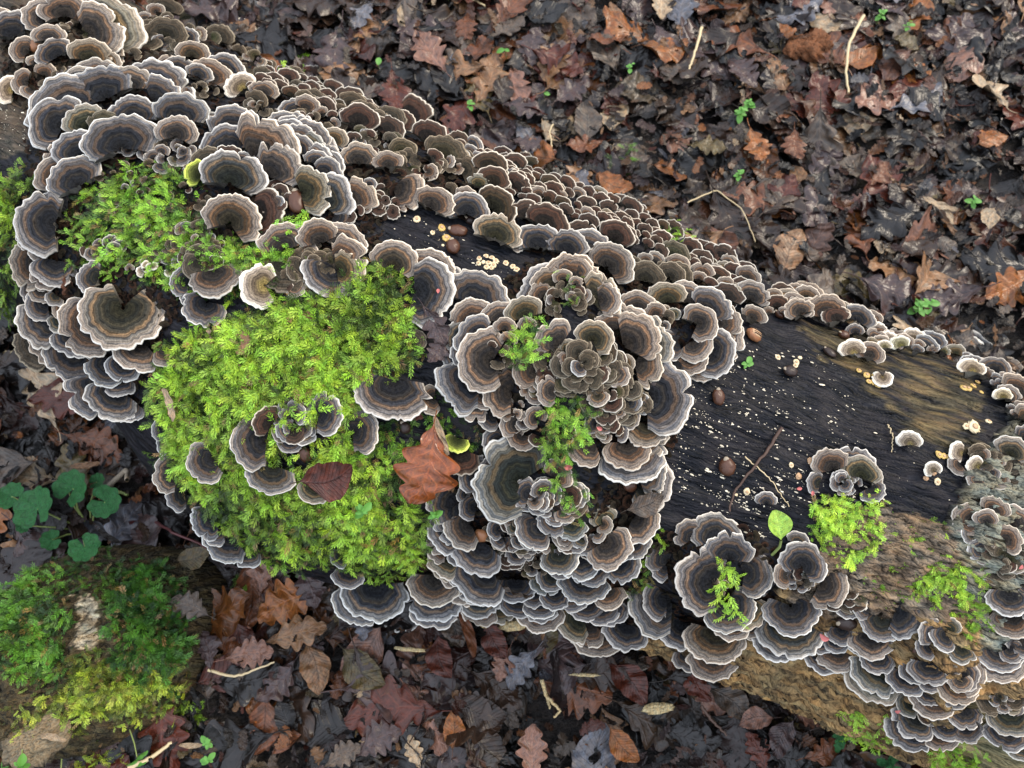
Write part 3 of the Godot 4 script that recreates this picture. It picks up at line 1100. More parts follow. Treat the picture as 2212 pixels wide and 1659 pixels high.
func near_side_brackets() -> void:
	sheet(0, 1)
	colony("bracket_colony", "stepped tiers of white-rimmed brackets down the log's left flank")
	b(285, 45, 160, 160, 62, 0.0, 1)
	b(330, 545, 165, 145, 52, 0.0, 3)
	b(430, 525, 172, 150, 52, 0.2, 1)
	b(385, 385, 188, 150, 55, 0.4, 0)
	b(345, 305, 115, 150, 62, 0.6, 0)
	b(415, 45, 140, 100, 76, 1.2, 0)
	b(275, 225, 80, 150, 80, 0.6, 0)
	b(315, 215, 76, 110, 80, 0.9, 1)
	b(415, 260, 60, 125, 80, 1.0, 0)
	b(445, 395, 84, 102, 80, 0.9, 0)
	b(455, 335, 62, 140, 80, 1.0, 1)
	b(525, 485, 135, 110, 66, 0.6, 0)
	b(535, 400, 88, 190, 80, 1.0, 0)
	b(350, 120, 90, 130, 70, 0.7, 1)
	b(720, 805, 228, 145, 38, 0.0, 0)
	b(610, 725, 138, 130, 55, 0.2, 0)
	b(535, 595, 172, 115, 76, 0.8, 0)
	b(800, 855, 168, 120, 72, 0.8, 0)
	b(870, 935, 115, 95, 55, 0.2, 0)
	b(820, 765, 115, 110, 72, 1.0, 0)
	crust(330, 180, 80, 80, 6, 1, 25, 45, 0.8)

	single("rust and charcoal bracket tucked left under the largest left-hand bracket", 665, 425, 188, 150, 86, 1.4, 1)
	colony("bracket_colony", "pair of stacked brackets below the largest left-hand bracket, edging the moss")
	b(965, 565, 158, 116, 62, 0.8, 1)
	b(1100, 605, 92, 75, 72, 1.2, 1)
	single("largest left-hand bracket, full round fan with rusty bands and a mossy centre", 862, 345, 222, 97, 128, 2.2, 1)
	single("curled bracket with a cream fold, above the largest left-hand bracket", 692, 162, 108, 190, 72, 1.6, 0)
	single("small grey bracket on top of a lower one, left edge of the moss patch", 872, 692, 105, 105, 92, 2.0, 0)
	single("charcoal bracket under the small grey one at the moss patch's left edge", 762, 692, 128, 140, 86, 1.4, 0)

	colony("bracket_colony", "fused dark brackets with a white scalloped rim in the middle of the moss hollow")
	b(1245, 182, 95, 180, 82, 1.0, 0)
	b(1405, 112, 148, 72, 86, 1.8, 1)
	b(1320, 70, 90, 140, 90, 1.4, 3)
	b(1270, 280, 66, 200, 82, 0.6, 0)
	crust(1330, 40, 120, 60, 10, 3, 30, 60, 1.2)
	crust(1010, 90, 160, 60, 12, 4, 15, 32, 1.0)
	single("grey fan bracket with a bright white rim on the upper moss", 1372, 312, 132, 114, 92, 1.6, 0)
	single("pale curled bracket holding a cream crescent, on the upper moss", 1742, 212, 128, 186, 112, 1.6, 4)
	colony("bracket_colony", "dark brown mossy brackets around the pale curled bracket")
	b(1860, 60, 160, 75, 95, 0.8, 3)
	b(2170, 90, 170, 120, 80, 0.6, 0)
	crust(1870, 170, 80, 70, 10, 3, 25, 55, 0.8)
	crust(2000, 60, 130, 60, 10, 3, 25, 55, 0.8)

	single("deep blue-black bracket with white rim, left of the oval brown leaf", 1765, 1195, 178, 187, 86, 2.6, 0)
	single("small dark folded bracket above the deep blue-black one in the moss", 1802, 1095, 100, 215, 82, 2.8, 2)
	single("white-rimmed charcoal bracket below the deep blue-black one in the moss", 1805, 1345, 148, 117, 86, 2.4, 0)
	single("small dark bracket just below the oval brown leaf", 2072, 1455, 104, 100, 82, 2.2, 1)
	caps.append([Vector2(655, 960), 46.0])
	caps.append([Vector2(700, 925), 34.0])
	caps.append([Vector2(620, 1000), 26.0])
	single("lone crescent bracket half buried in the lower left moss", 1445, 1305, 138, 147, 82, 2.4, 0)
	single("dark bracket facing right over the moss, above the oval brown leaf", 2082, 1022, 124, 350, 92, 2.6, 0)
	single("little curled bracket right of the moss fern tips above the oval leaf", 1980, 962, 52, 0, 92, 1.2, 0)
	crust_thing("crust of dark stunted brackets between the two blue-black brackets in the moss", 1930, 1080, 90, 110, 12)

	colony("bracket_colony", "white-edged brackets peeping from under the moss on the log's lower left")
	b(1175, 1405, 132, 180, 72, 0.2, 1)
	b(1095, 1125, 74, 185, 72, 0.0, 0)
	b(1115, 1215, 66, 180, 72, 0.0, 0)
	b(1230, 1530, 110, 160, 60, 0.0, 0)
	sheet(0, 2)
	b(1430, 10, 140, 150, 55, 0.0, 0)
	b(1530, 120, 165, 132, 62, 0.0, 0)
	b(1630, 200, 115, 110, 62, 0.0, 0)
	b(1480, 60, 130, 145, 50, 0.4, 0)

	sheet(1, 2)
	colony("bracket_colony", "fan of dark brackets hanging below the moss, left of the wide tiers")
	b(130, 525, 165, 112, 62, 0.0, 1)
	b(165, 475, 195, 125, 52, 0.2, 0)
	b(410, 595, 140, 90, 62, 0.0, 0)
	b(340, 565, 138, 95, 76, 0.4, 0)
	b(232, 435, 195, 100, 90, 1.0, 0)
	b(60, 345, 98, 100, 76, 0.8, 0)
	b(20, 260, 70, 150, 70, 0.4, 0)
	colony("bracket_colony", "three close tiers of concentric brackets under the moss's lower right tip")
	b(640, 595, 100, 85, 62, 0.0, 1)
	b(520, 595, 66, 95, 80, 0.2, 0)
	b(612, 525, 168, 90, 66, 0.2, 0)
	b(612, 455, 182, 95, 70, 0.7, 0)
	b(612, 375, 158, 100, 76, 1.2, 1)
	b(522, 375, 64, 110, 80, 1.8, 0)
	b(602, 405, 74, 95, 72, 1.8, 0)
	b(680, 405, 72, 85, 72, 1.8, 0)
	colony("bracket_colony", "long scalloped tiers of brackets along the log's near edge")
	b(910, 565, 126, 100, 62, 0.0, 1)
	b(800, 605, 74, 95, 72, 0.0, 1)
	b(1040, 575, 104, 80, 66, 0.1, 1)
	b(905, 495, 138, 95, 66, 0.5, 0)
	b(1290, 575, 146, 90, 76, 0.3, 1)
	b(1145, 515, 116, 90, 66, 0.7, 0)
	b(1290, 515, 116, 85, 66, 0.8, 0)
	b(1300, 565, 104, 90, 66, 0.6, 0)
	b(1255, 475, 90, 95, 72, 1.2, 0)
	b(1390, 465, 106, 85, 72, 1.2, 0)
	b(1480, 475, 116, 75, 66, 0.8, 0)
	b(1180, 640, 110, 95, 70, -0.3, 1)
	colony("bracket_colony", "lower tiers of brackets curving down over the tan bark edge")
	b(1665, 735, 158, 95, 76, 0.0, 1)
	b(1855, 705, 138, 105, 76, 0.2, 0)
	b(1930, 845, 132, 100, 82, 0.0, 1)
	b(1565, 655, 138, 140, 62, 0.3, 1)
	b(1625, 685, 138, 120, 66, 0.5, 1)
	b(1740, 585, 108, 70, 72, 0.6, 0)
	b(1685, 565, 108, 75, 72, 0.9, 0)
	b(1592, 535, 118, 100, 76, 0.9, 0)
	b(1722, 465, 108, 80, 76, 1.1, 1)
	b(1380, 700, 110, 110, 60, -0.2, 1)
	b(1460, 740, 90, 100, 60, -0.2, 1)


func crust_thing(label: String, x: float, y: float, rx: float, ry: float, n: int) -> void:
	colony("bracket_colony", label)
	crust(x, y, rx, ry, n, 0, 40, 80, 2.0)


func middle_brackets() -> void:
	sheet(1, 1)
	colony("bracket_colony", "brown brackets fanning right out of the moss towards the bare wood")
	b(575, 185, 170, 325, 46, 0.0, 0)
	b(545, 160, 160, 302, 62, 0.6, 1)
	b(335, 108, 146, 288, 92, 1.2, 1)
	b(-25, 115, 118, 350, 80, 1.4, 1)
	single("round dark bracket holding pink and cream petals, right of the moss top", 478, 255, 208, 5, 86, 1.4, 0)
	single("dark fan bracket with torn leaf bits, below the bare wood's left end", 852, 335, 196, 292, 82, 1.0, 0)
	single("bright-rimmed semicircle bracket hanging from the moss's right edge", 350, 815, 212, 100, 86, 1.8, 0)
	single("small half-moon bracket with an oak leaf stalk across it", 612, 932, 90, 165, 96, 1.4, 1)
	single("old tattered upright bracket beside the purple lobed leaf", 472, 565, 66, 310, 92, 1.0, 3)
	single("blackish bracket with wavy white rim left of the wet oak leaf", 92, 1145, 132, 332, 102, 2.4, 0)
	single("black rimless bracket buried right of the wet oak leaf", 790, 1250, 130, 130, 100, 0.8, 2)
	single("cream-yellow mossy bracket above the black rimless one", 760, 1180, 76, 110, 90, 1.0, 5)

	colony("bracket_rosette", "rounded rosette of pale-rimmed brackets topping the central group")
	b(1400, 268, 200, 213, 52, 0.0, 0)
	b(1480, 218, 180, 277, 66, 0.2, 1)
	b(1600, 308, 166, 330, 66, 0.6, 1)
	b(1370, 238, 122, 237, 66, 1.2, 1)
	b(1490, 175, 118, 280, 76, 1.4, 1)
	b(1320, 298, 86, 222, 76, 1.4, 1)
	b(1640, 318, 116, 350, 72, 1.4, 1)
	b(1610, 220, 80, 310, 80, 1.5, 1)
	b(1515, 228, 40, 270, 92, 2.2, 1)
	b(1440, 200, 60, 255, 85, 1.9, 1)
	crust(1460, 320, 130, 90, 22, 3, 20, 46, 1.6)
	single("lone banded bracket with a pale lump on it, right of the topping rosette", 1700, 118, 142, 308, 96, 1.6, 1)
	colony("bracket_colony", "dark green-brown old brackets beside the lone bracket with the pale lump")
	b(1950, 190, 115, 280, 90, 0.8, 3)
	b(2110, 180, 88, 300, 100, 1.2, 3)
	crust(1980, 120, 140, 60, 10, 3, 30, 60, 0.8)

	colony("bracket_rosette", "left-facing rosette of tiered white-rimmed brackets in the centre")
	b(900, 785, 222, 150, 52, 0.0, 0)
	b(800, 655, 110, 180, 52, 0.0, 0)
	b(870, 475, 150, 240, 72, 0.6, 1)
	b(1040, 455, 116, 255, 62, 0.8, 1)
	b(1190, 438, 122, 254, 76, 1.2, 1)
	b(830, 565, 128, 205, 52, 0.4, 0)
	b(930, 568, 148, 220, 66, 1.2, 0)
	b(835, 645, 90, 190, 62, 0.9, 0)
	b(820, 745, 84, 160, 62, 0.9, 0)
	b(900, 905, 136, 120, 52, 0.6, 1)
	b(940, 885, 84, 130, 72, 1.1, 1)
	b(995, 695, 186, 186, 102, 1.9, 1)
	b(1065, 525, 66, 270, 92, 2.4, 1)
	b(1200, 505, 60, 265, 82, 1.9, 1)
	crust(1030, 640, 80, 90, 9, 3, 25, 50, 2.4)

	colony("bracket_rosette", "largest central rosette, a ring of brown-grey brackets around a mossy crown")
	b(1850, 1190, 225, 75, 66, 0.0, 0)
	b(1780, 545, 200, 290, 62, 0.2, 1)
	b(1850, 605, 222, 345, 42, 0.3, 0)
	b(1900, 1135, 168, 45, 42, 0.6, 1)
	b(1960, 925, 232, 5, 76, 1.0, 0)
	b(1110, 875, 152, 190, 86, 1.4, 1)
	b(1000, 1025, 90, 160, 82, 0.6, 0)
	b(1030, 1205, 92, 180, 86, 0.6, 0)
	b(1740, 508, 112, 264, 62, 1.2, 1)
	b(1800, 610, 205, 325, 58, 1.4, 1)
	b(1870, 725, 150, 10, 62, 1.6, 1)
	b(1420, 608, 138, 230, 66, 2.0, 1)
	b(1270, 755, 130, 202, 82, 2.0, 1)
	b(1610, 588, 112, 300, 112, 2.6, 1)
	b(1950, 1085, 122, 90, 86, 1.8, 1)
	b(1620, 1185, 148, 140, 62, 1.6, 1)
	b(1820, 1205, 138, 86, 86, 1.8, 1)
	b(1380, 882, 90, 180, 86, 2.6, 1)
	b(1210, 872, 44, 200, 92, 2.4, 1)
	b(1275, 1038, 64, 230, 140, 2.4, 1)
	b(1110, 995, 74, 190, 82, 1.6, 1)
	b(1140, 1085, 90, 200, 80, 1.4, 1)
	b(1180, 1155, 80, 110, 92, 1.8, 1)
	b(1290, 1160, 60, 100, 90, 1.4, 2)
	b(1440, 1125, 70, 60, 92, 1.8, 2)
	b(1640, 905, 64, 80, 92, 2.2, 1)
	b(1340, 690, 80, 190, 80, 2.2, 3)
	b(1790, 780, 60, 290, 90, 2.2, 3)
	crust(1550, 730, 200, 130, 44, 3, 30, 75, 2.2)
	crust(1750, 880, 170, 190, 46, 3, 30, 75, 1.8)
	crust(1330, 820, 100, 120, 16, 1, 26, 55, 1.8)
	crust(1150, 1030, 80, 100, 10, 1, 22, 45, 1.6)
	crust(1720, 1110, 100, 60, 10, 0, 30, 60, 1.6)

	sheet(1, 2)
	colony("bracket_rosette", "broad lower central rosette of blue-grey brackets with many stepped white rims")
	arc(930, 200, 350, 150, 190, 4, 120, 0.0, 1)
	arc(935, 305, 300, 98, 168, 7, 110, 0.0, 1)
	arc(935, 300, 258, 96, 166, 6, 105, 0.6, 0)
	b(765, 85, 160, 165, 66, 0.6, 0)
	b(770, 45, 132, 175, 66, 1.0, 0)
	b(960, 322, 208, 130, 66, 1.0, 0)
	b(790, 222, 86, 160, 72, 1.0, 0)
	b(1140, 402, 122, 90, 76, 1.3, 0)
	b(1580, 385, 148, 95, 82, 0.6, 0)
	b(1360, 375, 86, 110, 82, 1.0, 0)
	b(1330, 400, 90, 100, 80, 0.7, 0)
	b(1790, 295, 116, 50, 76, 0.7, 0)
	b(1870, 165, 102, 40, 76, 0.9, 0)
	b(1880, 25, 138, 45, 62, 0.6, 1)
	b(1610, 305, 122, 80, 76, 1.0, 0)
	b(1550, 235, 132, 90, 62, 1.6, 0)
	b(1420, 305, 76, 100, 76, 1.4, 0)
	b(1800, 200, 80, 60, 80, 1.2, 0)
	b(852, 55, 138, 150, 76, 1.8, 1)
	b(932, 155, 176, 125, 76, 2.0, 0)
	b(1300, 65, 132, 140, 76, 2.0, 0)
	b(1480, 35, 102, 90, 76, 1.8, 0)
	b(1410, 215, 116, 75, 86, 2.4, 0)
	b(1690, 155, 152, 50, 86, 2.2, 1)
	b(1380, 30, 90, 120, 80, 1.5, 0)
	crust(1100, 180, 110, 130, 20, 2, 24, 50, 1.2)
	crust(1230, 310, 90, 60, 10, 3, 24, 45, 1.2)
	sheet(1, 1)
	b(1880, 1455, 205, 5, 66, 0.2, 0)
	b(1900, 1395, 158, 0, 62, 0.8, 0)
	b(1910, 1475, 116, 50, 62, 1.2, 0)
	b(1970, 1560, 90, 40, 70, 0.9, 1)
	b(750, 1605, 155, 225, 62, 0.6, 0)
	b(800, 1640, 150, 200, 55, 0.3, 0)
	b(920, 1435, 122, 207, 76, 1.0, 0)
	b(990, 1375, 70, 210, 76, 1.2, 0)
	b(822, 1535, 54, 210, 80, 1.2, 0)
	b(980, 1535, 90, 180, 72, 1.4, 0)
	b(880, 1610, 90, 190, 80, 1.0, 0)
	b(1370, 1435, 102, 312, 82, 2.0, 1)
	b(1230, 1535, 95, 200, 80, 3.2, 0)
	b(1310, 1520, 70, 240, 80, 2.8, 0)
	crust(1270, 1560, 90, 60, 14, 0, 26, 55, 2.4)
	crust(1330, 1590, 190, 90, 26, 0, 40, 85, 1.6)
	sheet(1, 2)
	crust(1120, 130, 150, 120, 26, 0, 34, 70, 1.5)
	crust(1400, 150, 130, 110, 16, 0, 36, 75, 1.6)
	crust(1600, 120, 140, 100, 14, 1, 40, 80, 1.2)
	sheet(1, 1)
	single("biggest bracket of all, broad swirled fan above the lower central rosette", 1172, 1448, 240, 207, 108, 2.8, 0)


func right_brackets() -> void:
	sheet(2, 1)
	colony("bracket_rosette", "swirled rosette at the left end of the speckled bare wood")
	b(190, 545, 160, 0, 66, 0.0, 1)
	b(110, 705, 94, 80, 82, 0.0, 1)
	b(20, 335, 128, 272, 72, 0.6, 1)
	b(110, 405, 165, 310, 62, 0.8, 0)
	b(150, 625, 142, 20, 92, 0.8, 0)
	b(180, 455, 138, 0, 76, 1.4, 1)
	b(40, 565, 116, 50, 82, 1.4, 1)
	b(20, 655, 106, 70, 76, 1.2, 1)
	b(-312, 385, 116, 265, 72, 0.6, 1)
	b(-105, 335, 122, 268, 76, 0.8, 1)
	b(-220, 430, 110, 240, 70, 0.5, 1)
	b(-190, 420, 70, 250, 90, 1.5, 1)
	b(-45, 690, 106, 140, 76, 0.8, 0)
	b(-45, 575, 102, 160, 72, 1.4, 0)
	b(-300, 560, 90, 190, 80, 0.6, 3)
	b(-200, 640, 80, 200, 80, 0.4, 1)
	crust(-130, 450, 90, 70, 14, 3, 22, 50, 1.2)
	crust(-250, 520, 90, 100, 14, 3, 22, 46, 1.0)
	single("curled tan ear-shaped bracket in the middle of the swirled rosette", 62, 472, 108, 338, 122, 2.4, 1)

	colony("bracket_rosette", "small pale-rimmed rosette on the bare wood above the bright moss cushion")
	b(960, 1398, 118, 255, 76, 0.6, 1)
	b(1085, 1398, 128, 300, 66, 0.6, 0)
	b(880, 1475, 68, 200, 82, 0.6, 0)
	b(1120, 1450, 122, 286, 86, 1.4, 1)
	b(1195, 1505, 80, 60, 82, 0.6, 0)
	b(1200, 1440, 60, 0, 80, 0.8, 1)
	crust(1030, 1480, 80, 50, 10, 0, 26, 55, 0.8)
	single("tiny bracket beside the yellowed green leaf at the bare wood's lower edge", 530, 1605, 64, 272, 82, 0.8, 0)
	single("cream-topped stub of an old bracket on the right of the bare wood", 1440, 1240, 76, 272, 90, 1.2, 4)
	single("small cluster-like tan bracket below the cream-topped stub", 1600, 1400, 48, 250, 120, 0.8, 4)
	single("yellow lump-like young bracket on the bare wood near the far edge", 1280, 800, 56, 90, 150, 0.5, 4)

	colony("bracket_colony", "ragged grey-brown brackets on the lichened bark at the log's right end")
	b(1790, 1290, 70, 200, 80, 0.6, 4)
	b(1780, 1360, 60, 150, 80, 0.6, 1)
	b(2085, 1305, 102, 302, 85, 1.2, 1)
	b(1900, 1385, 62, 200, 100, 0.8, 4)
	b(1890, 1460, 55, 120, 90, 0.6, 1)
	b(2010, 1430, 80, 110, 85, 0.8, 1)
	b(2130, 1420, 80, 60, 85, 0.6, 3)
	b(2110, 1370, 60, 20, 80, 0.8, 3)
	crust(1980, 1340, 110, 80, 16, 3, 30, 60, 0.8)

	sheet(2, 2)
	colony("bracket_rosette", "tall rosette of overlapping zoned brackets with a moss tuft in its heart")
	b(-62, 565, 222, 165, 62, 0.0, 0)
	b(10, 695, 148, 130, 66, 0.0, 0)
	b(40, 885, 106, 80, 82, 0.0, 0)
	b(-95, 545, 126, 170, 66, 0.6, 0)
	b(-85, 305, 116, 215, 72, 0.4, 0)
	b(-102, 335, 90, 170, 76, 0.6, 0)
	b(60, 165, 100, 225, 72, 0.4, 0)
	b(210, 185, 146, 270, 96, 0.8, 0)
	b(210, 725, 174, 95, 86, 0.8, 1)
	b(390, 575, 130, 50, 62, 0.8, 1)
	b(380, 385, 146, 355, 92, 1.0, 0)
	b(440, 720, 60, 110, 70, 0.3, 1)
	b(290, 295, 142, 275, 82, 1.6, 0)
	b(190, 435, 200, 196, 96, 2.2, 0)
	b(270, 545, 148, 60, 106, 2.6, 0)
	b(300, 660, 110, 80, 80, 1.2, 1)
	crust(200, 440, 60, 90, 9, 3, 24, 45, 2.0)
	single("lowest bracket below the tall rosette, overhanging the leaf litter", 192, 892, 146, 86, 86, 0.2, 1)

	colony("bracket_rosette", "swirl of three curled brackets right of the tall rosette")
	b(620, 765, 148, 105, 66, 0.0, 0)
	b(450, 725, 72, 110, 76, 0.2, 1)
	b(690, 685, 184, 90, 86, 0.6, 0)
	b(730, 205, 66, 290, 80, 0.8, 0)
	b(860, 435, 146, 10, 96, 1.0, 1)
	b(682, 565, 152, 80, 106, 2.0, 0)
	b(745, 345, 132, 290, 116, 2.2, 0)
	b(660, 385, 70, 180, 92, 2.4, 1)
	b(560, 480, 70, 220, 80, 0.6, 0)
	crust(750, 430, 60, 50, 8, 0, 24, 44, 1.6)
	crust(1040, 540, 100, 60, 14, 2, 35, 70, 0.8)

	single("two-winged dark bracket with a scalloped white rim, right of the brown bean", 1272, 655, 118, 100, 86, 1.6, 0)
	single("banded bracket facing right from behind the two-winged one, on mossy bark", 1362, 625, 142, 22, 82, 1.0, 0)
	colony("bracket_colony", "tiers of brackets below the two-winged bracket on the tan bark")
	b(990, 845, 138, 95, 72, 0.0, 1)
	b(920, 895, 112, 110, 72, 0.0, 0)
	b(1080, 945, 84, 95, 76, 0.0, 0)
	b(980, 805, 74, 95, 76, 0.6, 0)
	b(1160, 795, 96, 110, 76, 0.5, 0)
	b(1210, 765, 128, 90, 82, 1.0, 1)
	b(1020, 735, 86, 100, 80, 0.8, 0)
	b(880, 800, 80, 110, 70, 0.4, 0)
	b(1190, 605, 80, 190, 76, 1.0, 0)
	colony("bracket_colony", "curved tiers of brackets on the bark below the green moss streaks")
	b(1290, 985, 196, 125, 62, 0.0, 1)
	b(1290, 965, 166, 135, 58, 0.5, 0)
	b(1350, 995, 120, 120, 70, 0.8, 0)
	b(1460, 1015, 116, 100, 82, 0.9, 0)
	b(1590, 955, 112, 95, 82, 0.9, 0)
	b(1500, 985, 80, 110, 80, 1.3, 0)
	b(1250, 905, 96, 110, 106, 1.6, 0)
	b(1600, 1030, 90, 90, 80, 0.6, 0)
	colony("bracket_colony", "knot of upright folded brackets above the stacked right-hand tier")
	b(1620, 795, 92, 218, 76, 1.2, 0)
	b(1590, 865, 66, 170, 92, 1.0, 0)
	b(1690, 795, 86, 150, 82, 1.2, 0)
	b(1700, 765, 70, 300, 66, 1.4, 0)
	b(1780, 865, 86, 110, 82, 1.0, 0)
	colony("bracket_colony", "stack of fine white-lined brackets by the pink scrap on the right")
	b(1780, 1035, 122, 10, 82, 0.2, 1)
	b(1770, 1030, 96, 10, 82, 0.8, 0)
	b(1755, 1085, 106, 90, 92, 0.9, 1)
	b(1765, 1050, 70, 80, 92, 1.5, 1)
	b(1622, 1165, 126, 105, 82, 0.2, 1)
	b(1590, 1130, 80, 115, 80, 0.7, 0)
	b(1752, 1165, 74, 85, 82, 0.4, 0)
	crust(1700, 1000, 60, 60, 8, 4, 18, 34, 1.0)
	colony("bracket_colony", "lowest rosette of brackets between the two moss pads, bottom right")
	b(1502, 1355, 148, 125, 66, 0.0, 0)
	b(1812, 1345, 102, 85, 82, 0.0, 0)
	b(1802, 1255, 102, 90, 82, 0.4, 0)
	b(1652, 1385, 102, 90, 92, 0.7, 1)
	b(1522, 1285, 126, 125, 76, 0.9, 0)
	b(1482, 1222, 74, 150, 76, 0.7, 0)
	b(1700, 1340, 90, 100, 80, 0.4, 0)
	crust(1620, 1300, 90, 40, 9, 0, 30, 55, 0.8)

	colony("bracket_colony", "column of grey-brown brackets down the right edge of the log")
	b(1865, 65, 100, 190, 86, 0.6, 1)
	b(1940, 72, 72, 270, 86, 1.4, 1)
	b(2050, 185, 86, 340, 96, 1.2, 1)
	b(1920, 245, 70, 212, 86, 0.8, 0)
	b(1980, 10, 90, 300, 80, 0.9, 1)
	b(2110, 90, 110, 320, 70, 0.4, 1)
	b(2170, 200, 90, 340, 80, 0.4, 1)
	b(2180, 330, 90, 20, 80, 0.4, 0)
	b(1860, 140, 60, 200, 80, 0.8, 0)
	b(2180, 440, 80, 30, 80, 0.4, 0)
	crust(2030, 300, 120, 160, 26, 3, 30, 65, 0.7)
	b(2082, 515, 124, 95, 82, 1.0, 0)
	b(2112, 645, 122, 90, 86, 0.6, 1)
	b(2180, 560, 90, 70, 80, 0.8, 0)
	b(2122, 802, 110, 340, 86, 0.8, 1)
	b(2022, 872, 172, 95, 92, 0.2, 1)
	b(2022, 862, 124, 95, 92, 0.8, 0)
	b(2072, 852, 78, 50, 92, 1.6, 0)
	b(2170, 820, 80, 100, 80, 1.0, 0)
	colony("bracket_colony", "dark blue-grey brackets in the bottom right corner on smooth pale wood")
	b(2092, 1385, 118, 100, 82, 0.0, 0)
	b(2092, 1262, 128, 82, 88, 0.8, 0)
	b(2190, 1480, 90, 100, 80, 0.0, 0)
	b(1990, 1200, 80, 150, 80, 0.4, 3)
	crust(2060, 1220, 90, 60, 12, 0, 30, 60, 0.8)


# ---------------------------------------------------------------- moss

func sprig(seed_: int, kind: int) -> ArrayMesh:
	# a feathery shoot: a bent stem with pointed leaflets on both sides, longest in the middle, about 1 unit long, lying along -z and rising
	var r := RandomNumberGenerator.new()
	r.seed = seed_
	var v := PackedVector3Array()
	var c := PackedColorArray()
	var ix := PackedInt32Array()
	var n := 11
	var side_bend := r.randf_range(-0.5, 0.5)
	for i in n + 1:
		var t := float(i) / n
		var at := Vector3(side_bend * t * t * 0.5, 0.42 * t - 0.30 * t * t, -t)
		var out := 0.40 * pow(sin(PI * clampf(t * 0.86 + 0.12, 0.0, 1.0)), 0.7) if kind == 0 else 0.30
		for s in [-1.0, 1.0]:
			if i == n and s > 0.0: continue
			var d := Vector3(s * r.randf_range(0.65, 1.0), r.randf_range(0.05, 0.9), r.randf_range(-1.2, -0.35)).normalized()
			if i == n: d = Vector3(0, 0.25, -1).normalized()
			var len := out * r.randf_range(0.75, 1.2)
			var w := d.cross(Vector3(0, 1, 0.2)).normalized() * len * 0.10
			var up := Vector3(0, 0.03 * len, 0)
			var tone := r.randf_range(0.75, 1.15) * lerpf(0.75, 1.15, t)
			var col := Color(tone, tone, tone * 0.9)
			var k := v.size()
			v.append(at)
			v.append(at + d * len * 0.42 + w + up)
			v.append(at + d * len * 0.42 - w + up)
			v.append(at + d * len + Vector3(0, -0.06 * len, 0))
			for q in 4: c.append(col)
			ix.append_array([k, k + 1, k + 2, k + 1, k + 3, k + 2])
	return mesh_of(v, PackedVector2Array(), c, ix)


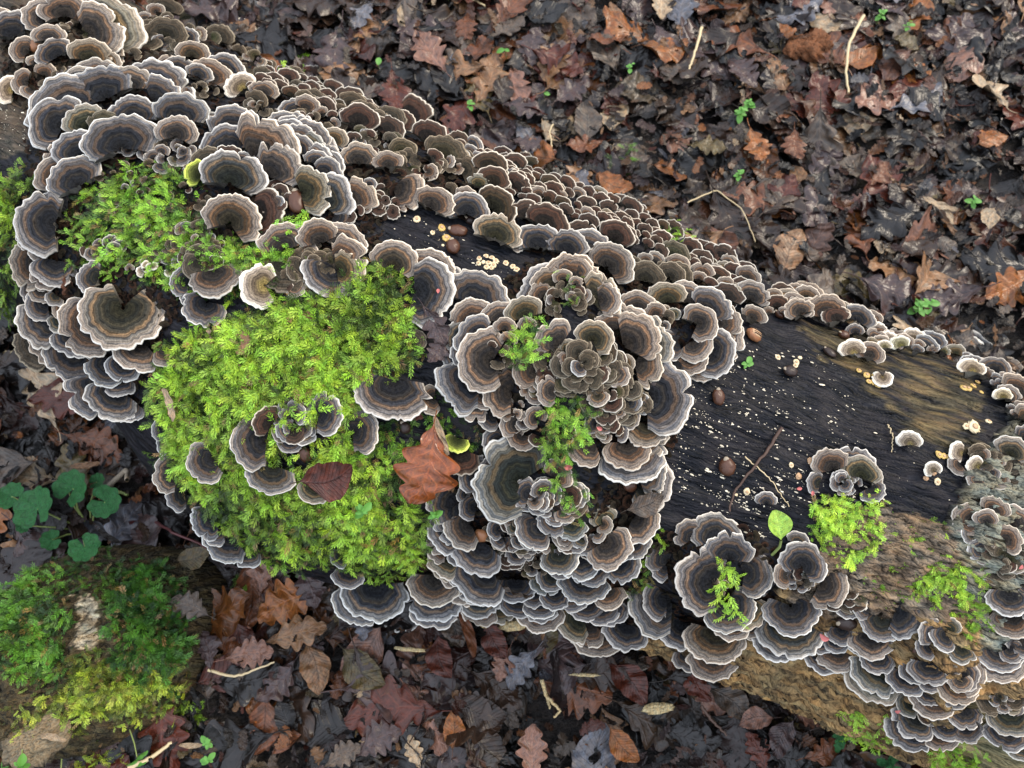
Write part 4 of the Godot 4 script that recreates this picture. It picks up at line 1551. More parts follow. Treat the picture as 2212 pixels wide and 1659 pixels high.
func moss_patch(label: String, poly: PackedVector2Array, spacing: float, size: float, dark: Color, bright: Color, thickness: float, cover := 1.0, over := false) -> void:
	var box := Rect2(poly[0], Vector2.ZERO)
	for p in poly: box = box.expand(p)
	var where: Array[Transform3D] = []
	var cols := []
	var count := int(box.size.x * box.size.y / (spacing * spacing) * 1.5)
	var down := eye_basis * Vector3(0, -1, 0)
	var near_caps := []
	for e in caps:
		if not over and box.grow(60.0).has_point(e[0]) and e[1] > 8.0: near_caps.append(e)
	for i in count:
		var q := box.position + Vector2(rng.randf(), rng.randf()) * box.size
		var wob := q + Vector2(noise.get_noise_2d(q.x * 0.02, q.y * 0.02), noise.get_noise_2d(q.x * 0.02 + 50.0, q.y * 0.02)) * 56.0
		if not inside(poly, wob): continue
		var clump := noise.get_noise_2d(q.x * 0.022 + 5.0, q.y * 0.022) * 0.6 + noise.get_noise_2d(q.x * 0.06, q.y * 0.06 + 9.0) * 0.5
		if cover < 1.0 and clump * 0.5 + 0.5 > cover + rng.randf_range(-0.12, 0.12): continue
		var covered := false
		for e in near_caps:
			if q.distance_squared_to(e[0]) < e[1] * e[1]: covered = true
		if covered and rng.randf() < 0.93: continue
		var edge := 1e9
		for e in poly.size():
			edge = minf(edge, wob.distance_to(Geometry2D.get_closest_point_to_segment(wob, poly[e], poly[(e + 1) % poly.size()])))
		edge = clampf(edge / minf(46.0, sqrt(box.get_area()) * 0.16), 0.0, 1.0)
		if rng.randf() > 0.3 + 0.7 * edge: continue
		if clump < -0.28 + rng.randf_range(-0.1, 0.1) and rng.randf() < 0.8: continue
		var p := hit(q.x, q.y)
		var n := normal_at(p)
		var deep := rng.randf()
		var lean := (Vector3(rng.randf_range(-1, 1), rng.randf_range(-0.5, 0.6), rng.randf_range(-1, 1)) + down * 0.35 - Vector3.UP * 0.0).normalized()
		var fwd := (lean - n * lean.dot(n)).normalized()
		fwd = (fwd + n * rng.randf_range(-0.05, 0.75)).normalized()
		var side := fwd.cross(n).normalized()
		var up := side.cross(fwd).normalized()
		var k := size * rng.randf_range(0.5, 1.0) * px_size(p) * (2.0 + edge)
		where.append(Transform3D(Basis(side, up, -fwd) * Basis.from_scale(Vector3(k, k, k)), p + n * (thickness * (0.25 + 0.75 * edge) * (0.5 + 1.1 * clump + 0.7 * deep) - 0.001)))
		var g := clampf(0.36 + 1.1 * (deep - 0.5) + 0.8 * noise.get_noise_2d(q.x * 0.010 + 90.0, q.y * 0.010) + 0.45 * clump - 0.25 * (1.0 - edge) - 0.6 * exp(-q.distance_squared_to(Vector2(765, 655)) / 7000.0) - 0.4 * exp(-q.distance_squared_to(Vector2(560, 1110)) / 9000.0), 0.0, 1.0)
		var c := dark.lerp(bright, g)
		if rng.randf() < 0.06 + 0.12 * (1.0 - edge): c = Color(0.20, 0.13, 0.04) * rng.randf_range(0.4, 1.3)
		c = c * Color(rng.randf_range(0.8, 1.15), 1.0, rng.randf_range(0.7, 1.6))
		cols.append(c)
	var mms := []
	var root := thing("moss", Vector3.ZERO, label, "moss", "", "stuff")
	for kind in 3:
		var mm := MultiMesh.new()
		mm.transform_format = MultiMesh.TRANSFORM_3D
		mm.use_colors = true
		mm.mesh = M.sprigs[kind]
		var mine := range(kind, where.size(), 3)
		mm.instance_count = mine.size()
		var k := 0
		for i in mine:
			mm.set_instance_transform(k, where[i])
			mm.set_instance_color(k, cols[i])
			k += 1
		if mine.size() == 0: continue
		var o := MultiMeshInstance3D.new()
		o.name = "moss_shoots"
		o.multimesh = mm
		o.material_override = M.moss
		o.set_meta("kind", "stuff")
		root.add_child(o, true)


func build_moss() -> void:
	M.sprigs = [sprig(1, 0), sprig(2, 0), sprig(3, 1)]
	var lime := Color(0.31, 0.49, 0.038)
	var leaf := Color(0.20, 0.36, 0.03)
	var olive := Color(0.028, 0.052, 0.008)
	var deep := Color(0.020, 0.048, 0.008)
	moss_patch("broad bright yellow-green moss carpet over the middle of the log", P([330, 770, 420, 705, 470, 690, 540, 660, 600, 650, 700, 600, 740, 565, 830, 560, 900, 600, 905, 700, 885, 790, 835, 835, 800, 850, 805, 930, 815, 970, 850, 1000, 860, 1060, 930, 1085, 945, 1185, 900, 1225, 800, 1245, 720, 1195, 640, 1220, 540, 1190, 450, 1130, 390, 1060, 355, 960, 335, 880]), 5.2, 11.0, olive, lime, 0.008)
	moss_patch("sparse fresh moss among tiny brackets in the upper left hollow", P([150, 480, 215, 370, 330, 350, 430, 355, 430, 440, 520, 520, 640, 500, 700, 560, 600, 640, 500, 650, 430, 640, 400, 660, 350, 610, 260, 600, 160, 590]), 5.6, 9.0, deep, leaf * 1.25, 0.006, 0.72, true)
	moss_patch("yellowish moss at the left edge beside the big blue-black bracket", P([-40, 365, 60, 360, 95, 395, 60, 480, 50, 600, 75, 725, -40, 690]), 5.5, 10.0, olive, lime * 0.9, 0.006)
	moss_patch("round cushion of vivid light green moss under the small pale rosette", P([1755, 1100, 1800, 1062, 1890, 1072, 1898, 1150, 1870, 1208, 1800, 1210, 1750, 1165]), 4.6, 7.5, leaf, Color(0.46, 0.66, 0.06), 0.007)
	moss_patch("thin green moss streaks across the brown bark on the right", P([1820, 1270, 1890, 1235, 1980, 1220, 2050, 1170, 2110, 1200, 2145, 1290, 2115, 1380, 2080, 1400, 2040, 1320, 1970, 1290, 1880, 1290]), 3.3, 7.0, leaf * 0.6, lime, 0.006, 0.9, true)
	moss_patch("small moss tufts on the bare bark right of the moss cushion", P([1900, 1110, 1990, 1110, 2060, 1150, 2000, 1190, 1920, 1170]), 4.6, 6.5, leaf * 0.6, lime, 0.004, 0.62, true)
	moss_patch("light green moss pad below the tan bark, left of the lowest rosette", P([1800, 1522, 1870, 1530, 1935, 1590, 1930, 1625, 1860, 1605, 1815, 1565]), 3.6, 8.0, leaf, lime, 0.008, 1.0, true)
	moss_patch("light green moss pad at the bottom edge below the lowest rosette", P([1975, 1620, 2055, 1585, 2145, 1640, 2130, 1690, 1980, 1690]), 3.8, 8.0, leaf, lime, 0.008, 1.0, true)
	moss_patch("vertical moss strip through the crown of the largest central rosette", P([1165, 905, 1215, 840, 1280, 850, 1280, 920, 1240, 960, 1230, 1020, 1265, 1080, 1255, 1120, 1215, 1090, 1190, 1010, 1185, 960]), 5.0, 9.0, deep, leaf * 1.2, 0.020, 1.0, true)
	moss_patch("moss tuft between the left-facing and the largest central rosette", P([1095, 745, 1140, 715, 1185, 730, 1150, 790, 1100, 800]), 5.0, 9.0, deep, leaf * 1.2, 0.018, 1.0, true)
	moss_patch("tiny moss tuft in the heart of the topping rosette", P([1215, 620, 1240, 610, 1245, 680, 1215, 680]), 6.0, 7.0, olive, leaf, 0.018, 1.0, true)
	moss_patch("moss tuft growing in the heart of the tall rosette", P([1535, 1215, 1555, 1200, 1580, 1215, 1575, 1270, 1540, 1280]), 6.0, 9.0, leaf, lime, 0.022, 1.0, true)
	moss_patch("bright moss tips beside the split brown nut in the ring of brackets", P([605, 480, 650, 465, 680, 480, 660, 515, 610, 510]), 5.5, 9.0, leaf, Color(0.34, 0.62, 0.06), 0.006)
	moss_patch("yellow moss strip between the lower central and the tall rosette", P([1370, 1310, 1350, 1260, 1390, 1200, 1400, 1130, 1435, 1120, 1425, 1200, 1395, 1260]), 5.5, 9.0, olive, lime, 0.004)
	moss_patch("dark gappy moss around the wet oak leaf", P([800, 910, 860, 880, 900, 930, 940, 830, 975, 830, 985, 920, 1050, 930, 1060, 990, 1000, 1010, 940, 1080, 860, 1080, 810, 1000]), 6.5, 9.0, deep, leaf, 0.002, 0.6)
	moss_patch("little green moss tuft on the far edge below the nutshell", P([600, 150, 625, 120, 660, 130, 665, 165, 620, 170]), 6.0, 8.0, leaf, lime, 0.008)
	moss_patch("dark moss coat on the stump's right side", P([250, 1225, 330, 1205, 395, 1280, 410, 1390, 390, 1450, 330, 1490, 250, 1470, 255, 1390, 225, 1330]), 4.8, 9.0, Color(0.012, 0.038, 0.007), Color(0.080, 0.21, 0.022), 0.006)
	moss_patch("mid green moss on the stump's left half", P([-30, 1280, 40, 1235, 130, 1250, 160, 1290, 150, 1400, 130, 1460, 60, 1480, 10, 1430, -30, 1440]), 4.8, 9.0, Color(0.016, 0.04, 0.008), Color(0.13, 0.30, 0.03), 0.006, 0.9)
	moss_patch("thin dark moss along the stump's top", P([20, 1200, 180, 1180, 280, 1210, 280, 1300, 230, 1310, 200, 1265, 110, 1255]), 6.0, 8.0, Color(0.014, 0.034, 0.007), Color(0.085, 0.19, 0.02), 0.003, 0.6)
	moss_patch("dark moss in the crook under the stump's bare pale patch", P([120, 1400, 260, 1400, 330, 1470, 250, 1500, 120, 1500]), 6.0, 8.0, Color(0.02, 0.035, 0.006), Color(0.16, 0.19, 0.02), 0.003, 0.7)
	moss_patch("yellow moss fringe along the stump's lower edge", P([0, 1570, 50, 1530, 130, 1480, 210, 1440, 300, 1425, 390, 1400, 410, 1440, 370, 1500, 300, 1545, 200, 1560, 120, 1565, 60, 1590]), 4.6, 9.0, Color(0.05, 0.065, 0.010), Color(0.36, 0.44, 0.045), 0.005)
	moss_patch("small yellow-green moss clump right below the stump", P([330, 1560, 345, 1520, 400, 1500, 440, 1530, 430, 1565, 380, 1590]), 6.0, 9.0, olive, lime * 0.85, 0.010, 0.8)
	moss_patch("small moss patch on the ground against the log's far side", P([1400, 490, 1450, 470, 1500, 510, 1490, 560, 1440, 530]), 5.5, 8.0, leaf, lime, 0.015)
	moss_patch("dark round moss tuft in the far leaf litter", P([1310, 350, 1350, 335, 1380, 355, 1370, 395, 1325, 395]), 6.0, 8.0, deep, Color(0.11, 0.22, 0.03), 0.022)
	moss_patch("moss tuft on the litter just below the log's hanging brackets", P([500, 1235, 550, 1225, 570, 1265, 530, 1290]), 7.0, 8.0, deep, leaf, 0.022, 0.7)


# ---------------------------------------------------------------- leaf litter

func leaf_mesh(kind: String, seed_: int, stalk := true) -> ArrayMesh:
	# one leaf about 1 unit long with its base at the origin and its tip along -z
	var r := RandomNumberGenerator.new()
	r.seed = seed_
	var nt := 46 if kind == "oak" else 25
	var nu := 9
	var v := PackedVector3Array()
	var uv := PackedVector2Array()
	var lobes := r.randf_range(4.2, 5.6)
	var ph := r.randf_range(0.0, 1.0)
	var wide := r.randf_range(0.27, 0.36)
	if seed_ == 900:
		lobes = 3.6
		ph = 0.3
		wide = 0.40
	var calm := 0.35 if seed_ % 3 else 1.0
	var cup := r.randf_range(-0.6, 0.8) * calm
	var arch := r.randf_range(-0.45, 0.6) * calm
	var twist := r.randf_range(-0.8, 0.8) * calm
	var sway := r.randf_range(-0.12, 0.12)
	var ruffle := r.randf_range(0.02, 0.06)
	for j in nt:
		var t := float(j) / (nt - 1)
		for i in nu:
			var u := i * 2.0 / (nu - 1) - 1.0
			var a := absf(u)
			var w := 0.0
			var z := t
			if kind == "oak":
				var side := 0.05 * u * ph
				var l := sqrt(pow(sin(PI * (lobes * (t + side) + ph)), 2.0) + 0.02)
				w = wide * pow(sin(PI * clampf(0.04 + 0.93 * pow(t, 0.72), 0.0, 1.0)), 0.8) * (0.50 + 0.50 * pow(l, 0.8)) * lerpf(0.45, 1.15, smoothstep(0.0, 0.6, t))
				w = maxf(w, 0.012)
				z = t + 0.10 * a * (1.0 - t)
			elif kind == "hornbeam":
				w = 0.29 * pow(sin(PI * clampf(0.02 + 0.96 * pow(t, 0.85), 0.0, 1.0)), 0.75) * (1.0 + 0.03 * sin(t * 120.0))
				z = t + 0.12 * a * (1.0 - t)
			elif kind == "strip":
				w = 0.11 * pow(sin(PI * clampf(0.03 + 0.94 * t, 0.0, 1.0)), 0.55)
				cup = 1.3
			else:
				w = 0.30 * pow(sin(PI * clampf(0.10 + 0.8 * t, 0.0, 1.0)), 0.5) * (0.75 + 0.5 * noise.get_noise_2d(t * 6.0 + ph * 40.0, signf(u) * 3.0 + seed_))
			var x := u * w
			var y := cup * x * x * 1.6 + arch * (t - 0.5) * (t - 0.5) + twist * x * (t - 0.4) * 0.7
			y += ruffle * a * sin(t * 17.0 + u * 2.0 + ph * 9.0) + 0.03 * noise.get_noise_2d(t * 4.0 + seed_, u * 2.0)
			if kind == "hornbeam": y += 0.011 * sin((t - 0.16 * a) * 13.0 * TAU) * minf(1.0, a * 3.0) - 0.03 * (1.0 - a)
			elif kind == "oak": y += 0.006 * sin((t - 0.22 * a) * 7.0 * TAU) - 0.022 * exp(-a * 7.0)
			v.append(Vector3(x + sway * sin(PI * t), y, -z))
			uv.append(Vector2(u * 0.5 + 0.5, t))
	var m := grid_mesh(v, uv, PackedColorArray(), nu, nt)
	if not stalk or kind in ["strip", "bit"]: return m
	var st := SurfaceTool.new()
	st.append_from(m, 0, Transform3D())
	var y0 := v[4].y
	var tv := PackedVector3Array()
	var tu := PackedVector2Array()
	for k in 5:
		for c in 4:
			var th := TAU * c / 3.0
			tv.append(Vector3(cos(th) * 0.008 + sway * -0.6 * k * 0.05, y0 + sin(th) * 0.008 + 0.004 + k * k * 0.004, -0.03 + k * 0.05))
			tu.append(Vector2(0.5, 0.02 + k * 0.002))
	st.append_from(grid_mesh(tv, tu, PackedColorArray(), 4, 5), 0, Transform3D())
	return st.commit()


const LEAF_COLOURS := [
	["violet-brown", 0.058, 0.036, 0.034, 5], ["dark brown", 0.030, 0.017, 0.011, 5], ["russet", 0.125, 0.044, 0.018, 3], ["tan", 0.20, 0.105, 0.050, 3], ["grey-brown", 0.085, 0.062, 0.046, 4],
	["blackish", 0.010, 0.008, 0.0075, 5], ["blue-grey", 0.115, 0.112, 0.125, 1], ["orange-brown", 0.23, 0.080, 0.020, 2], ["red-brown", 0.080, 0.020, 0.011, 3], ["pale buff", 0.33, 0.24, 0.15, 1], ["pinkish brown", 0.19, 0.095, 0.065, 2], ["olive-brown", 0.085, 0.060, 0.022, 2], ["wet amber", 0.13, 0.036, 0.010, 0],
]
const COMPASS := ["right", "lower right", "down", "lower left", "left", "upper left", "up", "upper right"]


func pick_colour() -> int:
	var k := rng.randi_range(0, 34)
	for i in LEAF_COLOURS.size():
		k -= LEAF_COLOURS[i][4]
		if k < 0: return i
	return 0


func shade(i: int) -> Color:
	var c: Array = LEAF_COLOURS[i]
	return Color(c[1], c[2], c[3])


func leaf_paint(kind: String, i: int) -> StandardMaterial3D:
	var key := "%s paint %d" % [kind, i]
	if not M.has(key):
		var look: Array = M.beam_look if kind == "hornbeam" else M.oak_look
		M[key] = leaf_material((shade(i) * 0.95).linear_to_srgb(), look[0], look[1], 0.28 + 0.03 * (i % 5))
	return M[key]


func whereabouts(q: Vector2) -> String:
	var x := q.x / 2212.0
	var y := q.y / 1659.0
	if x < 0.22 and y > 0.4: return "under the log's left flank" if y < 0.62 else "around the ivy leaves" if y < 0.74 else "by the mossy stump" if y < 0.9 else "below the stump"
	if y > 0.70:
		var band := "just below the brackets" if y < 0.82 else "midway down lower litter" if y < 0.92 else "at bottom edge"
		return band + (" left" if x < 0.36 else " centre-left" if x < 0.5 else " centre-right" if x < 0.68 else " right")
	var row := "at top edge" if y < 0.09 else "high in upper litter" if y < 0.2 else "midway down upper litter" if y < 0.34 else "low in upper litter"
	return row + (" left" if x < 0.42 else " centre" if x < 0.56 else " centre-right" if x < 0.72 else " right" if x < 0.88 else " far right")


func lay(mesh: Mesh, paint: Material, called: String, label: String, category: String, group: String, where: Transform3D) -> void:
	var o := put(called, mesh, paint, self, where)
	tag(o, label, category, group)


var taken_labels := {}

func leaf_turn(q: Vector2, a: float, tilt: float, roll: float, length: float, height: float, n := Vector3.UP) -> Transform3D:
	# a leaf whose middle shows at q with its tip towards a (screen degrees), resting height above the ground there
	var p := hit(q.x, q.y) + n * height
	var w := eye_basis * Vector3(cos(deg_to_rad(a)), -sin(deg_to_rad(a)), 0)
	var fwd := (w - n * w.dot(n)).normalized()
	var right := fwd.cross(n).normalized()
	var basis := Basis(right, n, -fwd).rotated(right, tilt).rotated(fwd, roll)
	basis = basis * Basis.from_scale(Vector3.ONE * length)
	return Transform3D(basis, p - basis * Vector3(0, 0, -0.5))


func chosen(kind: String, which: int, x: float, y: float, a: float, length_px: float, tint: int, label: String, height := 0.030, tilt := 0.05, on_log := false, broad := 1.0) -> void:
	var q := tile + Vector2(x, y) / 3.0
	var p := hit(q.x, q.y)
	var length := length_px / 3.0 * px_size(p)
	var n := normal_at(p) if on_log else Vector3.UP
	lay(M[kind][which % M[kind].size()], M.wet_leaf if tint == 12 else leaf_paint(kind, tint), ("oak_leaf" if kind == "broad" else kind + "_leaf") if kind != "strip" else "curled_leaf", label, "leaf", "picked out leaves", leaf_turn(q, a, tilt, 0.08 * sin(x), length, height, n) * Transform3D(Basis.from_scale(Vector3(broad, 1, 1)), Vector3.ZERO))


func build_litter() -> void:
	M.oak = []
	M.hornbeam = []
	M.strip = []
	M.broad = [leaf_mesh("oak", 900)]
	M.bit = []
	for i in 9: M.oak.append(leaf_mesh("oak", 100 + i))
	for i in 6: M.hornbeam.append(leaf_mesh("hornbeam", 200 + i))
	for i in 4: M.strip.append(leaf_mesh("strip", 300 + i))
	for i in 6: M.bit.append(leaf_mesh("bit", 400 + i))
	for kind in ["oak", "hornbeam"]:
		var look: Array = M.oak_look if kind == "oak" else M.beam_look
		M[kind + " stuff"] = leaf_material(Color.WHITE, look[0], look[1], 0.34, true)
		M[kind + " stuff"].metallic_specular = 0.4

	# the bed of leaves: what lies deep or is too small to tell apart is one mass, the topmost of the rest are single leaves
	var mass := {"oak": [], "hornbeam": [], "strip": [], "bit": []}
	var tops := []
	for i in 5200:
		var x := rng.randf_range(-0.98, 0.98)
		var z := rng.randf_range(-0.92, 0.82)
		var g := ground_height(x, z)
		var q := seen(Vector3(x, g, z))
		if q.x < -260 or q.x > 2472 or q.y < -220 or q.y > 1860: continue
		if log_depth(Vector3(x, 0.03, z)) < 0.0: continue
		if g > 0.034: continue
		var roll := rng.randf()
		var kind := "oak" if roll < 0.44 else "hornbeam" if roll < 0.64 else "strip" if roll < 0.76 else "bit"
		var length := rng.randf_range(0.066, 0.118) if kind == "oak" else rng.randf_range(0.056, 0.092) if kind == "hornbeam" else rng.randf_range(0.025, 0.055)
		if rng.randf() < 0.25: length *= 0.7
		var top := i > 3500 and kind in ["oak", "hornbeam"]
		var h := rng.randf_range(0.0, 0.022) if not top else rng.randf_range(0.016, 0.032)
		var a := rng.randf() * TAU
		var steep := 0.55 if rng.randf() < 0.3 else 0.28
		var tilt := rng.randf_range(-steep, steep)
		var side := rng.randf_range(-steep, steep)
		var basis := Basis(Vector3.UP, a) * Basis(Vector3.RIGHT, tilt) * Basis(Vector3.BACK, side)
		if rng.randf() < 0.4: basis = basis * Basis(Vector3.BACK, PI)
		basis = basis * Basis.from_scale(Vector3.ONE * length)
		var at := Vector3(x, g + h, z) - basis * Vector3(0, 0, -0.5)
		var tint := pick_colour()
		var var_ := rng.randi()
		var in_view := q.x > 10 and q.x < 2200 and q.y > 10 and q.y < 1650
		if top and in_view and tops.size() < 268 and log_depth(Vector3(x, 0.03, z)) > 0.03:
			tops.append([kind, var_, tint, Transform3D(basis, at), q, a, length])
		else:
			mass[kind].append([var_, tint, Transform3D(basis, at)])
	for i in 15000:      # crumbs of leaf between the whole ones
		var x := rng.randf_range(-0.95, 0.95)
		var z := rng.randf_range(-0.90, 0.80)
		var g := ground_height(x, z)
		var q := seen(Vector3(x, g, z))
		if q.x < -160 or q.x > 2372 or q.y < -160 or q.y > 1800: continue
		if log_depth(Vector3(x, 0.02, z)) < 0.0 or g > 0.03: continue
		var basis := Basis.from_euler(Vector3(rng.randf_range(-0.7, 0.7), rng.randf() * TAU, rng.randf_range(-0.7, 0.7))) * Basis.from_scale(Vector3.ONE * rng.randf_range(0.007, 0.030))
		mass["bit" if rng.randf() < 0.75 else "strip"].append([rng.randi(), pick_colour(), Transform3D(basis, Vector3(x, g + rng.randf_range(0.004, 0.028), z))])
	var bed := thing("leaf_litter", Vector3.ZERO, "wet brown mass of smaller and half buried fallen leaves covering the ground", "leaf litter", "", "stuff")
	for kind in mass:
		var list: Array = mass[kind]
		var meshes: Array = M[kind]
		for m in meshes.size():
			var mine := []
			for e in list:
				if e[0] % meshes.size() == m: mine.append(e)
			var mm := MultiMesh.new()
			mm.transform_format = MultiMesh.TRANSFORM_3D
			mm.use_colors = true
			mm.mesh = meshes[m]
			mm.instance_count = mine.size()
			for k in mine.size():
				mm.set_instance_transform(k, mine[k][2])
				mm.set_instance_color(k, shade(mine[k][1]) * (0.08 + 0.95 * pow(fposmod(k * 0.618, 1.0), 1.6)))
			var o := MultiMeshInstance3D.new()
			o.name = {"oak": "oak_leaves", "hornbeam": "hornbeam_leaves", "strip": "curled_leaves", "bit": "leaf_fragments"}[kind]
			o.multimesh = mm
			o.material_override = M["hornbeam stuff" if kind == "hornbeam" else "oak stuff"]
			o.set_meta("kind", "stuff")
			bed.add_child(o, true)
	for e in tops:
		var deg := fposmod(-rad_to_deg(e[5]) - 90.0, 360.0)
		var size := "large " if e[6] > 0.095 else "small " if e[6] < 0.062 else ""
		var base := "%s%s %s leaf pointing %s, %s" % [size, LEAF_COLOURS[e[2]][0], "lobed oak" if e[0] == "oak" else "ribbed hornbeam", COMPASS[int(fposmod(deg + 22.5, 360.0) / 45.0)], whereabouts(e[4])]
		if taken_labels.has(base): 
			var other: Array = taken_labels[base]
			var d: Vector2 = e[4] - other[0]
			var word := ("below" if d.y > 0 else "above") if absf(d.y) > absf(d.x) else ("right of" if d.x > 0 else "left of")
			base = base.replace("lobed ", "").replace("ribbed ", "").replace(" leaf pointing", " leaf %s its twin, pointing" % word)
		taken_labels[base] = [e[4]]
		var o := put(e[0] + "_leaf", M[e[0]][e[1] % M[e[0]].size()], leaf_paint(e[0], e[2]), self, e[3])
		tag(o, base, "leaf", "fallen leaves lying on top of the litter")
	picked_leaves()


func picked_leaves() -> void:
	sheet(1, 0)
	chosen("oak", 0, 935, 610, 285, 400, 3, "upright tan oak leaf, the brightest in the middle of the upper litter")
	chosen("oak", 1, 170, 190, 110, 270, 6, "pale blue-grey oak leaf near the top edge, right of the bracket rows")
	chosen("oak", 2, 1100, 130, 300, 360, 2, "broad russet oak leaf at the top edge beside the dark ribbed leaf")
	chosen("hornbeam", 0, 1300, 170, 350, 330, 5, "dark ribbed leaf right of the broad russet oak leaf at the top")
	chosen("oak", 3, 600, 430, 240, 380, 10, "crumpled pinkish-tan oak leaf in the upper litter, left of the upright tan one")
	chosen("oak", 4, 1250, 420, 280, 280, 0, "violet oak leaf standing steeply near the green seedling", 0.034, 0.3)
	chosen("oak", 5, 1170, 780, 20, 290, 0, "violet oak leaf lying flat right of the upright tan one")
	chosen("hornbeam", 1, 1680, 430, 240, 330, 4, "grey-brown ribbed leaf with a yellow fleck, upper litter")
	chosen("oak", 6, 1480, 690, 320, 300, 0, "glossy mauve oak leaf below the red curled leaf")
	chosen("oak", 7, 1470, 570, 40, 200, 8, "dark red curled leaf in the middle of the upper litter", 0.034, 0.4)
	chosen("hornbeam", 2, 1560, 880, 270, 310, 4, "smooth grey-brown leaf above the dark moss tuft")
	chosen("oak", 8, 2090, 330, 60, 260, 0, "pale violet oak leaf left of the long yellow straw")
	chosen("hornbeam", 3, 1750, 1250, 30, 260, 7, "orange-brown ribbed leaf below the dark moss tuft")
	chosen("oak", 0, 1210, 1000, 10, 230, 0, "mauve oak leaf with a pale stalk near the log's far edge")
	chosen("strip", 0, 415, 220, 260, 200, 9, "narrow buff leaf standing on edge near the blue-grey oak leaf", 0.03, 0.3)
	sheet(2, 0)
	chosen("oak", 1, 1450, 720, 335, 380, 6, "large pale grey oak leaf with deep lobes, right-hand upper litter")
	chosen("oak", 2, 345, 540, 60, 300, 0, "violet oak leaf with a pale midrib, left of the rotten wood lump")
	chosen("oak", 3, 1320, 60, 190, 260, 6, "blue-white oak leaf at the top edge towards the right corner")
	chosen("oak", 4, 1740, 270, 310, 260, 0, "light violet oak leaf in the upper right")
	chosen("hornbeam", 4, 510, 1560, 260, 330, 1, "big dark ribbed leaf by the curving dry stem")
	chosen("oak", 5, 890, 140, 80, 200, 10, "rosy brown leaf tip above the tan ragged leaf, upper right")
	chosen("hornbeam", 5, 880, 240, 20, 260, 9, "ragged tan leaf under the rosy brown one, upper right")
	chosen("oak", 6, 430, 1020, 80, 280, 7, "orange oak leaf beside the bright green seedling clump")
	chosen("oak", 7, 130, 1040, 10, 240, 11, "golden brown lobed leaf below the seedling clump")
	chosen("oak", 8, 700, 1010, 90, 250, 2, "glossy russet leaf right of the orange oak leaf")
	chosen("hornbeam", 0, 1080, 470, 330, 270, 7, "amber leaf behind the tall bent straw")
	chosen("oak", 0, 1200, 1210, 310, 230, 2, "reddish oak leaf low in the right-hand litter")
	chosen("hornbeam", 1, 560, 1310, 10, 330, 4, "wide grey leaf with an olive corner, above the big dark ribbed leaf")
	chosen("strip", 1, 1590, 1400, 30, 220, 9, "torn cream leaf scrap low on the right")
	chosen("strip", 2, 1640, 1460, 80, 170, 9, "cream scrap hanging below the torn cream leaf scrap")
	chosen("hornbeam", 2, 1930, 1480, 120, 200, 9, "pale yellow triangular leaf piece low on the right")
	chosen("strip", 3, 2020, 230, 290, 220, 3, "upright tan curled leaf near the right edge")
	sheet(0, 1)
	chosen("oak", 1, 520, 1010, 190, 440, 8, "large purple-brown lobed leaf with a pink edge under the log's left flank", 0.036)
	chosen("oak", 2, 190, 800, 210, 340, 1, "dark purple leaf under the tiers at the left edge", 0.036)
	chosen("strip", 0, 1390, 490, 70, 130, 9, "folded olive leaf tucked beneath the grey fan bracket", 0.008, 0.1, true)
	chosen("strip", 2, 1180, 970, 65, 230, 9, "pale winged seed lying on the bright moss", 0.016, 0.05, true)
	chosen("bit", 1, 1600, 600, 280, 150, 3, "crumbly tan leaf scrap on the upper moss", 0.014, 0.1, true)
	chosen("strip", 3, 510, 190, 300, 140, 2, "curled brown leaf beside the cream-folded bracket", 0.014, 0.2, true)
	chosen("hornbeam", 3, 2130, 1340, 345, 340, 8, "shiny oval brown leaf lying across the moss below the dark brackets", 0.026, 0.05, true, 1.35)
	chosen("strip", 1, 640, 1390, 355, 190, 3, "oval tan leaf in the dark gap above the round ivy leaves")
	sheet(0, 2)
	chosen("oak", 3, 1760, 420, 270, 300, 10, "warm brown oak leaf with rounded lobes under the log's overhang", 0.036)
	chosen("oak", 4, 2030, 500, 60, 300, 0, "mauve oak leaf under the hanging brackets, right of the warm brown one", 0.036)
	chosen("oak", 5, 1960, 800, 345, 400, 3, "long pinkish-tan oak leaf below the fan of brackets", 0.036)
	chosen("hornbeam", 4, 2070, 1010, 70, 330, 3, "tan ribbed leaf folded lengthwise below the long oak leaf", 0.036)
	chosen("oak", 6, 1680, 930, 350, 320, 10, "pink-brown crumpled oak leaf right of the stump", 0.036)
	chosen("oak", 7, 1850, 1080, 130, 320, 0, "smooth violet oak leaf below the pink-brown crumpled one", 0.034)
	chosen("oak", 8, 1400, 900, 250, 250, 0, "lilac oak leaf right of the stump's mossy side", 0.034)
	chosen("oak", 0, 1310, 640, 200, 280, 4, "grey-brown oak leaf with an upturned tip beside the stump", 0.034)
	chosen("hornbeam", 5, 1890, 1330, 250, 230, 5, "black deeply ribbed leaf in the lower left litter", 0.034)
	chosen("hornbeam", 0, 1320, 310, 340, 240, 11, "olive-tan leaf lying in the dark gap under the moss", 0.034)
	chosen("strip", 0, 440, 1450, 10, 180, 9, "cream tongue-shaped leaf below the yellow moss fringe")
	chosen("strip", 1, 1310, 1490, 0, 150, 9, "buff curled leaf at the bottom left, right of the moss clump")
	sheet(1, 2)
	chosen("hornbeam", 1, 1000, 830, 60, 260, 8, "vivid red-brown leaf below the scalloped tiers", 0.036)
	chosen("oak", 1, 1180, 1010, 125, 300, 6, "blue-grey oak leaf with lit edges below the vivid red-brown leaf", 0.036)
	chosen("oak", 2, 1060, 980, 110, 220, 10, "brown oak leaf left of the blue-grey lit one", 0.034)
	chosen("hornbeam", 2, 910, 1260, 20, 340, 1, "broad dark ribbed leaf in the middle of the lower litter", 0.036)
	chosen("hornbeam", 3, 680, 930, 70, 290, 8, "narrow red-ribbed leaf standing below the three tiers", 0.034, 0.3)
